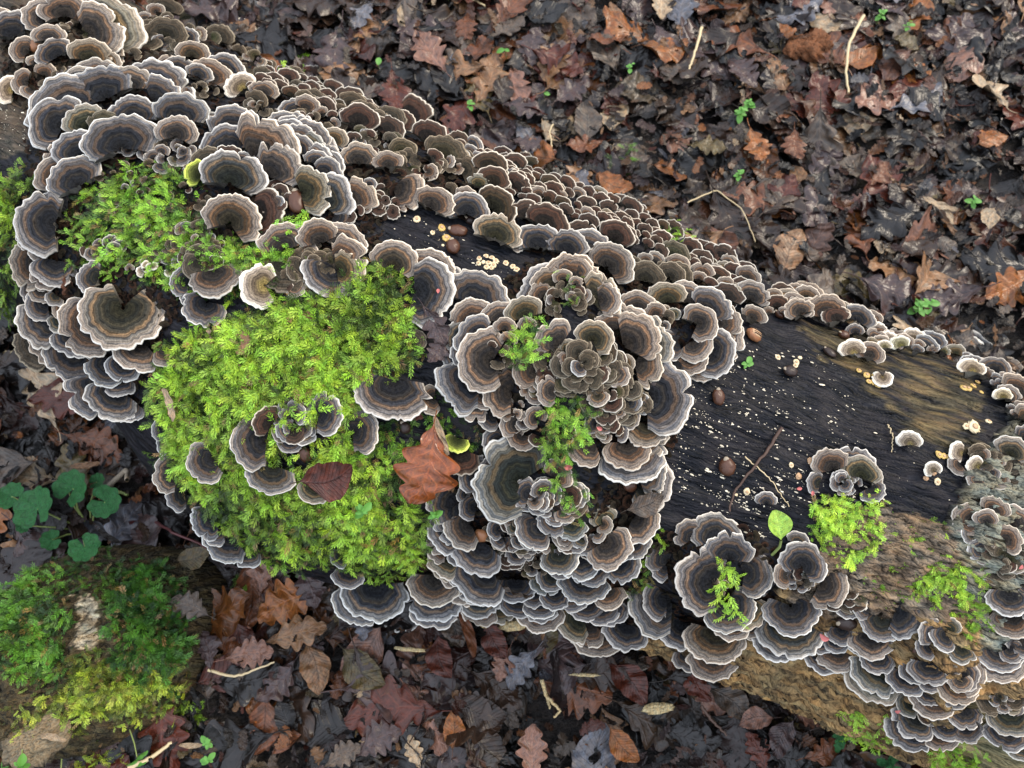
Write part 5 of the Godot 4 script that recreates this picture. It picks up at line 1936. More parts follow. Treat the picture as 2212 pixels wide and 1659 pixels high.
	chosen("hornbeam", 4, 1820, 1100, 50, 330, 8, "dark red leaf with strong ribs below the lower tiers", 0.036)
	chosen("hornbeam", 5, 170, 1000, 40, 360, 11, "large dark olive leaf with a pale midrib, lower litter", 0.034)
	chosen("oak", 3, 1240, 1540, 270, 340, 10, "pinkish-tan oak leaf standing at the bottom edge's middle", 0.036)
	chosen("hornbeam", 0, 1800, 1480, 50, 260, 7, "golden folded leaf with a toothed edge near the bottom", 0.036, 0.2)
	chosen("hornbeam", 1, 735, 1400, 270, 240, 7, "upright bright orange leaf in the lower litter", 0.036, 0.3)
	chosen("oak", 4, 270, 1480, 330, 320, 0, "light violet oak leaf at the lower left of the middle litter", 0.036)
	chosen("oak", 5, 500, 1540, 250, 220, 9, "buff oak leaf at the bottom edge, left of the middle", 0.034)
	chosen("oak", 6, 50, 1560, 330, 260, 4, "pale grey oak leaf at the bottom edge with a dark midrib", 0.034)
	chosen("strip", 2, 830, 800, 70, 300, 2, "long curled brown leaf hanging from the tiers down to the litter", 0.05, 0.3)
	chosen("strip", 3, 1300, 760, 100, 150, 3, "tan tongue of leaf dangling from the scalloped tiers", 0.06, 0.2)
	chosen("strip", 0, 1160, 370, 50, 240, 4, "long brown winged seed lying on the lower central rosette", 0.022, 0.05, true)
	chosen("oak", 7, 160, 740, 80, 200, 6, "small blue-grey oak leaf just below the hanging brackets", 0.034)
	sheet(2, 2)
	chosen("hornbeam", 2, 420, 1340, 170, 230, 10, "smooth pinkish-brown leaf in the lower right litter", 0.036)
	chosen("oak", 8, 840, 1520, 340, 290, 2, "russet oak leaf with a toothed edge beside the cut-leaved seedling", 0.036)
	chosen("oak", 0, 420, 1540, 250, 260, 8, "broad red-brown leaf at the bottom right", 0.034)
	chosen("hornbeam", 3, 600, 1450, 120, 260, 0, "mauve smooth leaf between the red-brown and the russet oak leaf", 0.034)
	chosen("hornbeam", 4, 250, 1230, 40, 300, 4, "grey translucent leaf below the tan bark", 0.034)
	chosen("oak", 1, 60, 1080, 70, 280, 8, "dark red oak leaf left of the grey translucent leaf", 0.034)
	chosen("oak", 2, 740, 1290, 20, 240, 10, "brown oak leaf against the bark's lower edge", 0.034)
	sheet(1, 1)
	chosen("oak", 3, 630, 450, 60, 300, 0, "purple lobed leaf lying between the moss and the left-facing rosette", 0.014, 0.05, true)
	chosen("oak", 4, 640, 610, 115, 230, 0, "lower purple leaf half hidden beside the left-facing rosette", 0.012, 0.1, true)
	chosen("broad", 0, 530, 1300, 105, 540, 12, "wet orange-brown oak leaf holding a split nut in the middle of the moss", 0.024, 0.05, true, 1.0)
	chosen("strip", 1, 670, 1150, 70, 260, 9, "pale folded leaf blade behind the wet orange-brown oak leaf", 0.014, 0.1, true)
	chosen("bit", 2, 690, 1440, 20, 130, 3, "little torn tan leaf right of the wet oak leaf", 0.014, 0.1, true)
	chosen("oak", 6, 480, 1010, 20, 130, 8, "tiny red-brown oak leaf above the wet oak leaf", 0.012, 0.1, true)
	chosen("hornbeam", 5, 1900, 1580, 340, 260, 4, "grey strip of leaf on the lower central rosette's right side", 0.02, 0.05, true)


# ---------------------------------------------------------------- small things on the log and in the litter

func lump(rx: float, ry: float, rz: float, ridges: int, seed_: int, bumpy := 0.0) -> ArrayMesh:
	var v := PackedVector3Array()
	var nu := 21
	var nv := 13
	for j in nv:
		var ph := PI * j / (nv - 1)
		for i in nu:
			var th := TAU * i / (nu - 1)
			var d := Vector3(sin(ph) * cos(th), cos(ph), sin(ph) * sin(th))
			var k := 1.0 + bumpy * noise.get_noise_3d(d.x * 2.2 + seed_, d.y * 2.2, d.z * 2.2)
			if ridges: k *= 1.0 + 0.05 * absf(sin(th * ridges * 0.5)) * sin(ph)
			v.append(Vector3(d.x * rx, d.y * ry, d.z * rz) * k)
	return grid_mesh(v, PackedVector2Array(), PackedColorArray(), nu, nv)


func facing(p: Vector3, n: Vector3, a: float) -> Basis:
	var w := eye_basis * Vector3(cos(deg_to_rad(a)), -sin(deg_to_rad(a)), 0)
	var fwd := (w - n * w.dot(n)).normalized()
	return Basis(fwd.cross(n).normalized(), n, -fwd)


func nut(label: String, x: float, y: float, long: float, wide: float, a: float, m: Material, lift := 0.5, split := false) -> void:
	var q := tile + Vector2(x, y) / 3.0
	var p := hit(q.x, q.y)
	var n := normal_at(p)
	var k := px_size(p) / 3.0
	var t := thing("nut", p + n * wide * k * lift, label, "nut", "nuts and husks on the log")
	var basis := facing(p, n, a)
	put("shell", lump(wide * k, wide * k * 0.75, long * k, 5, int(x), 0.12), m, t, Transform3D(basis, Vector3.ZERO))
	if split:
		put("kernel", lump(wide * k * 0.66, wide * k * 0.30, long * k * 0.72, 8, int(y), 0.1), M.cut_nut, t, Transform3D(basis, n * wide * k * 0.56))
		for s in [-0.28, 0.12, 0.42]:
			put("dark_seam", lump(wide * k * 0.07, wide * k * 0.13, long * k * 0.6, 0, 1), M.dark_nut, t, Transform3D(basis, n * wide * k * 0.80 + basis.x * wide * k * s))
	else:
		put("scar", lump(wide * k * 0.35, wide * k * 0.16, wide * k * 0.35, 0, int(x), 0.2), M.grey_twig, t, Transform3D(basis, basis * Vector3(0, wide * k * 0.35, long * k * 0.84)))


func button(label: String, list: Array, m: Material, category := "young fungus") -> void:
	# cup-like knobs of young fungus, one thing per tight group
	var t: Node3D = null
	for i in range(0, list.size(), 3):
		var q := tile + Vector2(list[i], list[i + 1]) / 3.0
		var p := hit(q.x, q.y)
		var n := normal_at(p)
		var r: float = list[i + 2] * px_size(p) / 3.0
		if t == null: t = thing("young_fungus", p, label, category, "young fungus knobs on the bare wood")
		var b0 := facing(p, n, i * 77.0)
		put("knob", lump(r, r * 0.34, r * 0.86, 0, i + int(list[i]), 0.35), m, t, Transform3D(b0, p + n * r * 0.2 - t.position))
		if r > 0.0022: put("dimple", lump(r * 0.4, r * 0.12, r * 0.4, 0, i, 0.3), M.cut_nut, t, Transform3D(b0, p + n * r * 0.62 - t.position))


func stem(called: String, label: String, category: String, list: Array, thick: float, m: Material, height := 0.03) -> void:
	var pts := []
	var curve := Curve3D.new()
	for i in range(0, list.size(), 2):
		var q := tile + Vector2(list[i], list[i + 1]) / 3.0
		var p := hit(q.x, q.y)
		curve.add_point(p + normal_at(p) * height)
	var n := curve.point_count
	for i in n:
		var a := curve.get_point_position(maxi(0, i - 1))
		var b0 := curve.get_point_position(mini(n - 1, i + 1))
		curve.set_point_in(i, (a - b0) * 0.16)
		curve.set_point_out(i, (b0 - a) * 0.16)
	var len := curve.get_baked_length()
	for i in 22:
		pts.append(curve.sample_baked(len * i / 21.0) + Vector3(noise.get_noise_2d(i * 0.4, list[0]), noise.get_noise_2d(i * 0.4, list[1]), noise.get_noise_2d(i * 0.4, 7.0 + list[0])) * 0.0012)
	var o := put(called, tube(pts, thick, thick * 0.55), m, self)
	tag(o, label, category)


func oval(long: float, wide: float, fold: float, notch := 0.0, teeth := 0.0) -> ArrayMesh:
	var v := PackedVector3Array()
	var uv := PackedVector2Array()
	for j in 13:
		var t := j / 12.0
		var w := wide * pow(sin(PI * clampf(0.03 + 0.94 * t, 0.0, 1.0)), 0.7) * (1.0 - teeth * absf(sin(t * 14.0)))
		for i in 7:
			var u := i / 3.0 - 1.0
			v.append(Vector3(u * w, absf(u) * w * fold - 0.35 * long * t * t * 0.4, -long * (t + notch * absf(u) * (1.0 - t))))
			uv.append(Vector2(u * 0.5 + 0.5, t))
	return grid_mesh(v, uv, PackedColorArray(), 7, 13)


func seedling(label: String, x: float, y: float, r: float, leaves: int, a0 := 20.0, m: Material = null, height := 0.032, teeth := 0.0) -> void:
	var q := tile + Vector2(x, y) / 3.0
	var p := hit(q.x, q.y)
	var n := normal_at(p)
	var k := r * px_size(p) / 3.0
	var t := thing("seedling", p, label, "seedling", "green seedlings in the litter")
	var h := n * height
	put("stem", tube([Vector3.ZERO, h * 0.5 + Vector3(0.001, 0, 0), h], 0.0008, 0.0006, 5), M.stem_green, t)
	for ring in 2 if leaves > 2 else 1:
		for i in leaves - ring:
			var a := a0 + 360.0 * i / (leaves - ring) + 22.0 * sin(i * 3.0 + x) + 37.0 * ring
			var basis := facing(p, (n + Vector3(0.25 * sin(i * 2.0 + x), 0, 0.2 * cos(i * 5.0 + y))).normalized(), a)
			var size := k * (0.72 + 0.25 * sin(i * 2.3 + y)) * (1.0 - 0.4 * ring)
			put("leaf", oval(size, size * 0.34, 0.25, 0.0, teeth), m if m else M.green, t, Transform3D(basis, h * (1.0 + 0.25 * ring) + n * 0.001 * i))


func round_leaf(r: float, seed_: int) -> ArrayMesh:
	# a kidney-round leaf with a scalloped edge and a notch at the stalk
	var v := PackedVector3Array()
	var uv := PackedVector2Array()
	for j in 8:
		var t := j / 7.0
		for i in 49:
			var th := lerpf(-2.95, 2.95, i / 48.0)
			var e := 1.0 + 0.13 * absf(sin(th * 4.3 + 0.5)) - 0.08
			var rr := r * t * e * (1.0 if absf(th) < 2.5 else lerpf(1.0, 0.8, (absf(th) - 2.5) / 0.45))
			v.append(Vector3(sin(th) * rr, r * (0.16 * t * t + 0.13 * t * absf(sin(th * 2.15)) + 0.10 * sin(th * 2.0 + seed_) * t), -cos(th) * rr))
			uv.append(Vector2(0.5 + 0.5 * t * sin(th * 4.3), t))
	return grid_mesh(v, uv, PackedColorArray(), 49, 8)


func build_details() -> void:
	bare_wood_specks()
	old_crust()
	sheet(0, 0)
	nut("round tan nut sitting in the upper left bracket rosette", 245, 312, 46, 42, 40, M.tan_nut)
	nut("split ridged brown husk held by the ring of brackets", 1930, 1325, 84, 58, 80, M.nut)
	nut("small tan nut next to the round one in the upper left rosette", 430, 310, 32, 28, 0, M.tan_nut)
	sheet(1, 0)
	nut("glossy brown nut under the long curled bracket", 390, 1352, 48, 42, 30, M.nut)
	nut("oval chestnut-brown nut on the bare wood's upper edge", 755, 1508, 62, 40, 5, M.nut)
	nut("brown nut with a pale crack just below the oval one", 722, 1608, 52, 44, 80, M.nut)
	nut("dark round nut lodged in the pale-rimmed bracket above the bare wood", 838, 1440, 42, 38, 0, M.dark_nut)
	button("cream button fungus beside the upper edge of the bare wood", [490, 1425, 26], M.cream)
	button("pair of tan crumbly knobs left of the oval nut", [650, 1480, 28, 680, 1545, 30], M.yellow)
	button("three little cream knobs below the oval nut", [590, 1510, 18, 630, 1558, 12, 660, 1590, 12], M.cream)
	stem("straw", "pale straw leaning in from the top edge beside the green seedling", "straw", [700, -10, 815, 80, 930, 170], 0.0022, M.straw, 0.034)
	stem("straw", "thin bent dry stalk rising from the log's far edge", "straw", [1330, 900, 1308, 930, 1350, 1010, 1362, 1130], 0.0013, M.straw, 0.036)
	seedling("two-leaved bright seedling in the middle of the upper litter", 1072, 410, 58, 2, 190)
	seedling("single upright green leaflet near the far bracket rows", 265, 510, 60, 1, 260)
	seedling("yellow-green seedling by the straw at the top edge", 700, 50, 62, 3, 60)
	seedling("lone pale green leaflet left of the glossy mauve oak leaf", 1320, 692, 44, 1, 0)
	seedling("small weedy seedling right of the grey-brown ribbed leaf", 1830, 545, 48, 4, 30)
	seedling("thin yellow-green seedling by the violet oak leaf", 845, 800, 46, 4, 70)
	sheet(2, 0)
	stem("straw", "long yellow straw at the upper litter's right of centre", "straw", [80, 315, 40, 430, -5, 575], 0.0026, M.straw, 0.04)
	stem("straw", "tall bent yellow straw beside the amber leaf", "straw", [1095, 240, 1020, 420, 990, 600, 968, 735], 0.0028, M.straw, 0.045)
	stem("dry_stem", "thin dry stem curving round the big dark ribbed leaf", "stem", [-10, 1390, 170, 1342, 300, 1440, 405, 1650], 0.0011, M.straw, 0.04)
	seedling("bright green seedling clump above the golden brown leaf", 320, 820, 62, 7, 10)
	seedling("second tuft of the bright seedling clump, to its upper right", 400, 775, 50, 6, 40)
	seedling("fresh green seedling pair far right in the litter", 1790, 1370, 58, 4, 80)
	seedling("tiny weeds left of the wide grey leaf", 330, 1230, 46, 5, 20)
	seedling("green leaves behind the tall bent straw's top", 1220, 205, 50, 6, 10)
	seedling("small weed below the tall straw's top", 1385, 300, 44, 5, 50)
	var q := tile + Vector2(790, 370) / 3.0
	var p := hit(q.x, q.y)
	var wood := thing("rotten_wood_lump", p + Vector3(0, 0.026, 0), "crumbling orange-brown lump of rotten wood in the upper litter", "wood")
	for i in 9:
		put("fragment", lump(rng.randf_range(0.010, 0.024), rng.randf_range(0.006, 0.013), rng.randf_range(0.007, 0.014), 5, 30 + i * 7, 0.9), M.rot, wood, Transform3D(Basis.from_euler(Vector3(rng.randf_range(-0.4, 0.4), rng.randf_range(-0.5, 0.5), rng.randf_range(-0.4, 0.4))), Vector3(rng.randf_range(-0.032, 0.032), rng.randf_range(-0.004, 0.008), rng.randf_range(-0.016, 0.016))))
	sheet(0, 1)
	seedling("green seedling cut by the left edge under the tiers", 15, 700, 80, 6, 0)
	seedling("single round green leaflet on the upper moss", 2072, 545, 44, 1, 240, M.green, 0.012)
	nut("brown bean half sunk in the upper moss", 1410, 640, 36, 30, 20, M.nut, 0.9)
	nut("curled coppery husk left of the oval brown leaf", 1985, 1275, 60, 40, 60, M.nut, 0.9)
	stem("stalk", "pale mossy stalk rising from the ivy towards the log", "stalk", [735, 1565, 870, 1430, 1005, 1310], 0.0032, M.grey_twig, 0.03)
	stem("stalk", "thin green stalk beside the pale mossy stalk", "stalk", [820, 1560, 990, 1450], 0.0022, M.stem_green, 0.035)
	stem("straw", "short broken straw below the left-hand tiers", "straw", [110, 695, 190, 680, 280, 670], 0.003, M.straw, 0.03)
	sheet(1, 1)
	nut("split nut lying on the wet orange-brown oak leaf", 515, 1280, 58, 42, 10, M.nut, 2.1, true)
	nut("hollow glossy nut on the lower central rosette's right side", 1850, 1472, 44, 38, 30, M.nut, 1.5)
	nut("dark bean resting on the largest rosette's right side", 2000, 832, 48, 34, 20, M.dark_nut, 2.2)
	nut("brown nut above the wet oak leaf", 410, 1030, 42, 36, 0, M.nut)
	nut("second darker nut above the wet oak leaf", 410, 1110, 44, 36, 60, M.dark_nut)
	button("heap of cream buttons on the bare wood's left end", [895, 15, 22, 935, 5, 20, 975, 15, 20, 890, 50, 18, 920, 40, 16, 955, 45, 20, 1000, 35, 22, 985, 60, 22, 940, 75, 20, 970, 78, 18], M.cream)
	button("three cream buttons right of the heap of cream buttons", [1065, 50, 22, 1110, 70, 20, 1135, 90, 22], M.cream)
	seedling("star-shaped green seedling in the lower moss", 130, 1580, 80, 6, 15, M.green, 0.016)
	seedling("smaller star-shaped seedling at the moss's right edge", 575, 1590, 56, 7, 5, M.green, 0.016)
	petal("pink petal on the round dark bracket", 632, 292, 26)
	petal("pink and cream petal in the moss between the two big rosettes", 1445, 1322, 44)
	petal("red bud scale on the largest rosette's lower side", 1648, 1088, 30)
	sheet(2, 1)
	nut("dark brown acorn lying alone on the speckled wood", 688, 758, 46, 38, 10, M.dark_nut, 0.6)
	nut("dark half-moon husk below the far brackets on the wood", 945, 635, 46, 28, 60, M.dark_nut, 0.6)
	nut("brown bean beside the swirled rosette's lower right", 222, 915, 54, 40, 85, M.nut, 0.6)
	nut("round brown acorn left of the long brown twig", 282, 1365, 58, 52, 80, M.nut, 0.6)
	nut("split orange-brown nutshell at the bare wood's top left", 445, 522, 58, 44, 10, M.tan_nut, 0.5, true)
	nut("grey-brown nut among the far brackets right of the nutshell", 1035, 527, 36, 34, 0, M.nut, 0.6)
	nut("small brown nut tucked in the far brackets", 622, 400, 36, 32, 40, M.nut, 0.9)
	button("ring-shaped cream button above the lone dark acorn", [615, 658, 20], M.cream)
	button("tiny stack of tan knobs right of the lone dark acorn", [735, 690, 22, 730, 712, 18, 760, 660, 14], M.cream)
	button("orange-tan button left of the small pale rosette", [830, 1332, 26], M.cut_nut)
	button("little tan button below the orange-tan one", [750, 1428, 22], M.cut_nut)
	button("small ringed button between the twig and the pale rosette", [703, 1355, 18], M.cream)
	button("cream crumbly knob at the twig's lower end", [415, 1525, 24, 345, 1550, 12], M.cream)
	button("bright yellow lumps on the wood below the far brackets", [1250, 790, 34, 1300, 805, 30, 1265, 835, 30, 1230, 822, 20], M.yellow)
	button("yellow knobs trailing down from the far brackets", [1140, 745, 20, 1190, 775, 26, 1205, 815, 20], M.yellow)
	button("chain of yellow knobs left of the ragged end brackets", [1660, 1290, 24, 1690, 1298, 22, 1715, 1302, 18, 1650, 1275, 14], M.yellow)
	button("yellow knob cluster under the curled end brackets", [1820, 860, 28, 1850, 865, 26, 1880, 845, 24, 1910, 820, 18, 1935, 885, 16], M.yellow)
	button("cream button low on the right of the bare wood", [1648, 1462, 24], M.cream)
	button("tan knob cluster above the low cream button", [1580, 1395, 24, 1620, 1400, 26, 1575, 1440, 18], M.cut_nut)
	button("pale knot-like lump on the weathered wood", [1880, 1110, 46, 1835, 1105, 24, 1980, 1075, 22], M.cream)
	stem("twig", "long thin brown twig lying across the speckled wood", "twig", [635, 1112, 560, 1240, 430, 1400, 330, 1520, 300, 1650], 0.0016, M.twig, 0.004)
	stem("thread", "fine pale grass thread across the speckled wood", "grass thread", [400, 1300, 560, 1440, 690, 1620], 0.0006, M.straw, 0.003)
	stem("thread", "short pale grass thread near the cream-topped stub", "grass thread", [1322, 1100, 1355, 1180, 1345, 1280], 0.0006, M.straw, 0.003)
	seedling("tiny moss sprig lying on the dark wood by the swirled rosette", 395, 705, 60, 4, 10, M.green, 0.003)
	seedling("green plantlets beyond the log's far edge on the right", 1440, 400, 80, 6, 20)
	seedling("low green plantlets beside the others beyond the far edge", 1510, 395, 70, 5, 50)
	petal("pink bud upright on the speckled wood", 715, 1500, 26)
	petal("pink scale next to the small pale rosette", 815, 1535, 24)
	sheet(0, 2)
	ivy_plant()
	seedling("pair of pale green leaflets at the brackets' lower left edge", 1330, 135, 62, 2, 100)
	seedling("single round leaflet just under the pair at the log's edge", 1388, 190, 46, 1, 90)
	seedling("leaflet on the litter right of the stump", 1548, 778, 56, 2, 20)
	seedling("four-leaved seedling near the bottom, right of the moss clump", 1390, 1480, 62, 4, 20)
	seedling("star seedling directly below the four-leaved one", 1400, 1575, 60, 5, 50)
	seedling("round-leaved seedling at the bottom left corner", 140, 1465, 84, 4, 30)
	seedling("glossy seedling below the sandy stone", 215, 1560, 84, 4, 60)
	seedling("broad-leaved seedling at the bottom edge, left", 400, 1600, 100, 4, 10)
	seedling("pale green seedling at the very bottom left edge", 150, 1640, 90, 3, 160)
	seedling("seedling under the yellow moss fringe", 840, 1410, 84, 4, 0)
	seedling("wide-leaved seedling in the small bottom moss", 690, 1580, 90, 3, 100)
	moss_patch("small bottom-left moss patch round a wide-leaved seedling", P([180, 1610, 220, 1590, 270, 1610, 260, 1690, 190, 1690]), 6.0, 8.0, Color(0.03, 0.06, 0.01), Color(0.36, 0.42, 0.03), 0.02, 0.8)
	stem("straw", "bent straw right of the stump's mossy side", "straw", [1405, 1045, 1600, 1058, 1840, 960], 0.0018, M.straw, 0.04)
	stem("straw", "double pale straw at the bottom edge", "straw", [935, 1655, 1080, 1560, 1195, 1475], 0.003, M.straw, 0.036)
	stem("twig", "thin dark red twig arching through the gap above the stump", "twig", [890, 100, 960, 205, 1080, 285, 1200, 345, 1350, 385], 0.0022, M.red_twig, 0.03)
	q = tile + Vector2(270, 1460) / 3.0
	p = hit(q.x, q.y)
	tag(put("stone", lump(0.034, 0.014, 0.024, 0, 9, 0.5), M.sand, self, Transform3D(Basis(Vector3.UP, 0.5), p + Vector3(0, 0.006, 0))), "smooth sandy tan stone under the stump's yellow moss fringe", "stone")
	sheet(1, 2)
	nut("round tan nut with a hole on the lower central rosette", 915, 100, 50, 46, 200, M.tan_nut, 1.6)
	chip("long yellow wood splinter below the scalloped tiers", 470, 893, 190, 24, 5)
	chip("pale yellow wood chip in the lower right litter", 2020, 1258, 190, 60, 355)
	chip("thin yellow stick right of the blue-grey lit leaf", 1560, 1052, 170, 20, 2)
	chip("cream piece of rotten wood with white threads below the tiers", 1150, 735, 240, 70, 350)
	chip("small cream wood piece left of the vivid red-brown leaf", 920, 725, 110, 50, 30)
	stem("pale_root", "branching whitish rotten twig in the middle of the lower litter", "twig", [1290, 1040, 1340, 1130, 1360, 1220, 1420, 1290, 1370, 1340], 0.0024, M.chip, 0.036)
	stem("pale_root", "shorter whitish twig beside the branching one", "twig", [1340, 1120, 1320, 1180, 1345, 1260], 0.002, M.chip, 0.036)
	sheet(2, 2)
	nut("dark glossy bean on the brackets left of the two-winged one", 1042, 682, 66, 48, 10, M.dark_nut, 1.2)
	nut("brown seed on the bark left of the folded bracket knot", 1515, 905, 52, 30, 80, M.nut, 0.6)
	button("pale flat disc on the bright moss cushion's lower side", [942, 240, 24], M.cut_nut)
	yellowing_leaf()
	seedling("cut-leaved dark green plant below the tan bark", 960, 1430, 120, 6, 10, M.dark_green, 0.04, 0.4)
	seedling("second cut-leaved plant to the lower right of the first", 1215, 1570, 120, 6, 40, M.dark_green, 0.04, 0.4)
	seedling("third cut-leaved plant against the log's lower moss pads", 1375, 1540, 90, 5, 70, M.dark_green, 0.04, 0.4)
	seedling("small green sprout on the tan bark below the tall rosette", 505, 855, 50, 3, 20, M.green, 0.006)
	petal("pink petal on the right edge column of brackets", 2108, 320, 26)
	petal("pink petal left of the stacked right-hand tier", 1408, 1205, 28)
	petal("reddish leaf scrap hanging by the brown seed on the brackets", 930, 730, 52)
	stem("twig", "brown forked twig in the lower right litter", "twig", [50, 1240, 130, 1340, 210, 1415], 0.0022, M.twig, 0.036)
	print("brackets ", bracket_count)


func petal(label: String, x: float, y: float, r: float) -> void:
	var q := tile + Vector2(x, y) / 3.0
	var p := hit(q.x, q.y)
	var n := normal_at(p)
	var k := r * px_size(p) / 3.0
	tag(put("petal", oval(k * 1.25, k * 0.42, 0.9), M.pink, self, Transform3D(facing(p, n, x), p + n * 0.016)), label, "petal", "pink petals and scales")


func chip(label: String, x: float, y: float, long: float, wide: float, a: float) -> void:
	var q := tile + Vector2(x, y) / 3.0
	var p := hit(q.x, q.y)
	var k := px_size(p) / 3.0
	tag(put("wood_chip", lump(wide * 0.5 * k, wide * 0.25 * k, long * 0.5 * k, 7, int(x), 0.5), M.chip, self, Transform3D(facing(p, Vector3.UP, a), p + Vector3(0, 0.034, 0))), label, "wood chip", "pale wood chips in the litter")


func ivy_plant() -> void:
	var p := hit(200, 1150)
	var t := thing("ground_ivy", p, "dark green plant with round scalloped leaves above the stump", "plant")
	for l in [[85, 1092, 31, 200], [143, 1118, 47, 250], [213, 1076, 39, 300], [277, 1103, 35, 20], [241, 1198, 32, 60], [165, 1180, 22, 160], [192, 1062, 20, 280], [255, 1060, 18, 330], [110, 1150, 18, 210]]:
		var at := hit(l[0], l[1]) + Vector3(0, 0.045 + 0.0003 * l[2], 0)
		var k := px_size(at)
		put("leaf", round_leaf(l[2] * k, l[0]), M.dark_green, t, Transform3D(facing(at, (Vector3.UP + Vector3(0.2 * sin(l[0]), 0, 0.2 * cos(l[0]))).normalized(), l[3]), at - p))
		put("stalk", tube([Vector3.ZERO, (at - p) * 0.5 + Vector3(0, 0.012, 0), at - p], 0.0013, 0.0009), M.stem_green, t)


func yellowing_leaf() -> void:
	var q := tile + Vector2(640, 75) / 3.0
	var p := hit(q.x, q.y)
	var n := normal_at(p)
	var k := px_size(p) / 3.0
	var t := thing("green_leaf", p, "curled yellow-green living leaf standing on the log beside the moss cushion", "leaf")
	put("blade", oval(185 * k, 78 * k, 0.55, 0.1), M.lime_leaf, t, Transform3D(facing(p, (n + Vector3(0.4, 0, 0)).normalized(), 262), n * 0.022 + eye_basis * Vector3(0, -90 * k, 0)))
	put("stalk", tube([eye_basis * Vector3(-60 * k, -200 * k, 0) + n * 0.004, eye_basis * Vector3(-10 * k, -140 * k, 0) + n * 0.014, eye_basis * Vector3(0, -90 * k, 0) + n * 0.022], 0.0012, 0.001), M.stem_green, t)


func bare_wood_specks() -> void:
	var field := P([1460, 820, 1590, 720, 1700, 740, 1850, 790, 2000, 850, 2090, 960, 2060, 1100, 1900, 1080, 1760, 1100, 1640, 1170, 1480, 1110, 1430, 960])
	var upper_field := P([840, 460, 960, 480, 1080, 560, 1130, 640, 1060, 640, 960, 600, 860, 540])
	var left_field := P([0, 200, 80, 230, 130, 330, 0, 330])
	var top_field := P([0, -10, 60, -10, 100, 40, 60, 60])
	var list: Array[Transform3D] = []
	var along := seen(log_at + log_dir * 0.3 + Vector3.UP * 0.3) - seen(log_at + Vector3.UP * 0.3)
	var deg := rad_to_deg(along.angle())
	for set_ in [[field, 3600, 1.0], [field, 5200, 0.8], [upper_field, 420, 0.8], [left_field, 260, 0.8], [top_field, 80, 0.7]]:
		var poly: PackedVector2Array = set_[0]
		var box := Rect2(poly[0], Vector2.ZERO)
		for p in poly: box = box.expand(p)
		for i in set_[1]:
			var q := box.position + Vector2(rng.randf(), rng.randf()) * box.size
			if not inside(poly, q): continue
			var streak := noise.get_noise_2d((q.x * 0.92 + q.y * 0.38) * 0.006, (q.y * 0.92 - q.x * 0.38) * 0.05)
			var lower := clampf((q.y - 700.0 - (q.x - 1460.0) * 0.30) / 300.0, 0.0, 1.0)
			if rng.randf() > 0.45 + 1.4 * streak: continue
			if set_[1] >= 3600 and rng.randf() > 0.16 + 0.75 * lower * (0.55 + streak) + 0.2 * streak - clampf((q.x - 1750.0) / 420.0, 0.0, 0.75): continue
			var p := hit(q.x, q.y)
			var n := normal_at(p)
			var r: float = (0.00020 + 0.00062 * pow(rng.randf(), 4.0)) * set_[2]
			var s := rng.randf_range(1.0, 3.4) if rng.randf() < 0.7 else 1.0
			list.append(Transform3D(facing(p, n, deg + rng.randf_range(-8, 8)) * Basis.from_scale(Vector3(r, r * 0.3, r * s)), p + n * 0.0006))
	var mm := MultiMesh.new()
	mm.transform_format = MultiMesh.TRANSFORM_3D
	mm.use_colors = true
	mm.mesh = lump(1, 1, 1, 0, 2, 0.5)
	mm.instance_count = list.size()
	for i in list.size():
		mm.set_instance_transform(i, list[i])
		mm.set_instance_color(i, Color(0.60, 0.53, 0.40) * lerpf(0.45, 1.1, fposmod(i * 0.618, 1.0)))
	var o := MultiMeshInstance3D.new()
	o.name = "pale_specks"
	o.multimesh = mm
	o.material_override = M.speck
	add_child(o)
	tag(o, "hundreds of tiny cream specks of young fungus along the dark wood grain", "fungus specks", "", "stuff")


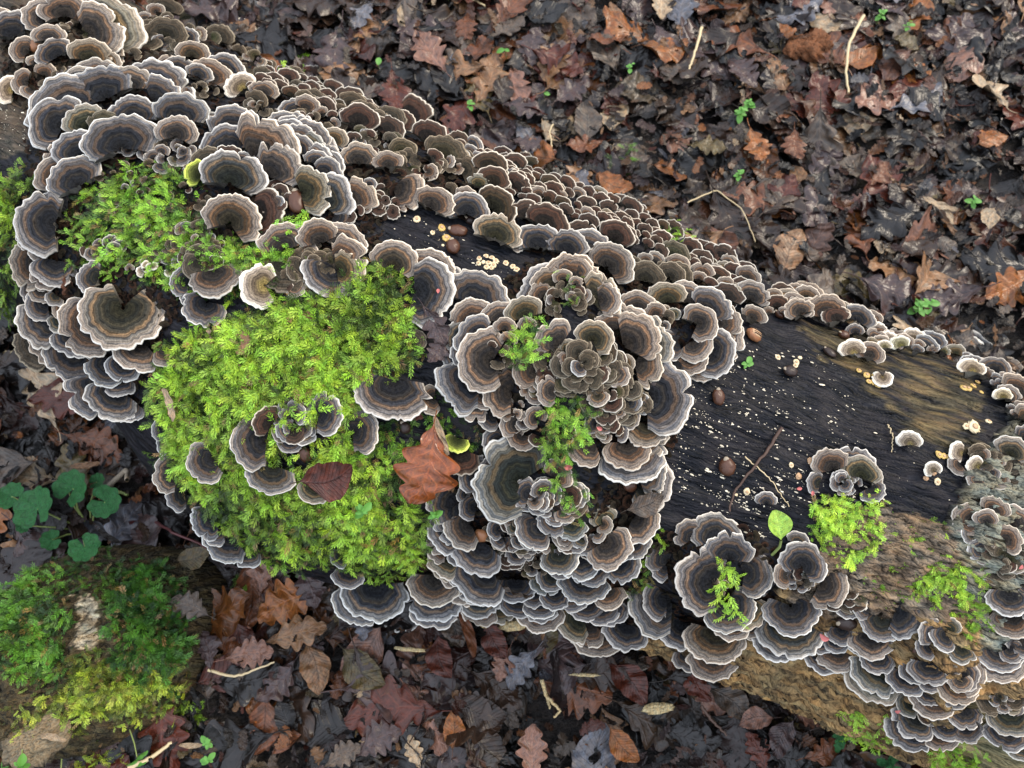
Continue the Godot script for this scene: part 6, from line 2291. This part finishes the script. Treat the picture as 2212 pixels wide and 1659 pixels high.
func old_crust() -> void:
	# the dark crumb of dead and stunted caps that fills the gaps between the living brackets
	var fields := [P([60, 180, 300, 90, 420, 110, 560, 260, 740, 330, 830, 440, 830, 540, 700, 560, 560, 480, 440, 560, 420, 660, 330, 760, 300, 880, 180, 830, 80, 640, 60, 420]), P([300, 40, 560, 10, 760, 180, 900, 300, 800, 330, 620, 260, 470, 160]), P([700, 350, 900, 300, 1120, 470, 1400, 560, 1600, 640, 1500, 690, 1340, 620, 1130, 540, 960, 460, 830, 420]),
		P([1000, 690, 1160, 560, 1330, 580, 1460, 640, 1560, 680, 1560, 790, 1440, 820, 1460, 930, 1400, 1080, 1400, 1250, 1330, 1300, 1000, 1290, 950, 1180, 950, 1060, 1060, 960, 990, 860]), P([720, 1200, 960, 1200, 1380, 1290, 1500, 1400, 1400, 1400, 1000, 1330, 760, 1310]), P([1410, 1150, 1600, 1140, 1780, 1240, 1960, 1300, 1900, 1400, 1700, 1400, 1440, 1400]), P([0, 20, 240, 0, 280, 120, 160, 200, 20, 220]), P([2090, 1010, 2190, 980, 2212, 1400, 2120, 1440, 2090, 1200, 2080, 1080])]
	var meshes := []
	for i in 4: meshes.append(slice(bracket_mesh(1.0, 1.3 + 0.3 * i, 3, 900 + i, 0.5, 22.0), 0, 6))
	var sets := [[], [], [], []]
	for f in fields:
		var poly: PackedVector2Array = f
		var box := Rect2(poly[0], Vector2.ZERO)
		for p in poly: box = box.expand(p)
		for i in int(box.get_area() / 85.0):
			var q := box.position + Vector2(rng.randf(), rng.randf()) * box.size
			if not inside(poly, q): continue
			var p := hit(q.x, q.y)
			var n := normal_at(p)
			var k := (6.0 + 15.0 * pow(rng.randf(), 2.0)) * px_size(p)
			var tilt := (n + Vector3(rng.randf_range(-0.5, 0.5), rng.randf_range(0, 0.3), rng.randf_range(-0.5, 0.5))).normalized()
			sets[rng.randi() % 4].append(Transform3D(facing(p, tilt, rng.randf() * 360.0) * Basis.from_scale(Vector3.ONE * k), p + n * rng.randf_range(0.0005, 0.004)))
	var root := thing("old_crust", Vector3.ZERO, "dark crumbly crust of dead stunted caps between the living brackets", "old fungus", "", "stuff")
	for m in 4:
		var mm := MultiMesh.new()
		mm.transform_format = MultiMesh.TRANSFORM_3D
		mm.use_colors = true
		mm.mesh = meshes[m]
		mm.instance_count = sets[m].size()
		for i in sets[m].size():
			mm.set_instance_transform(i, sets[m][i])
			var g := 0.25 + 0.5 * fposmod(i * 0.618, 1.0)
			mm.set_instance_color(i, Color(g * 1.05, g, g * 0.92))
		var o := MultiMeshInstance3D.new()
		o.name = "stunted_caps"
		o.multimesh = mm
		o.material_override = M.tones[3][0] if m < 2 else M.tones[2][m - 2]
		o.set_meta("kind", "stuff")
		root.add_child(o, true)
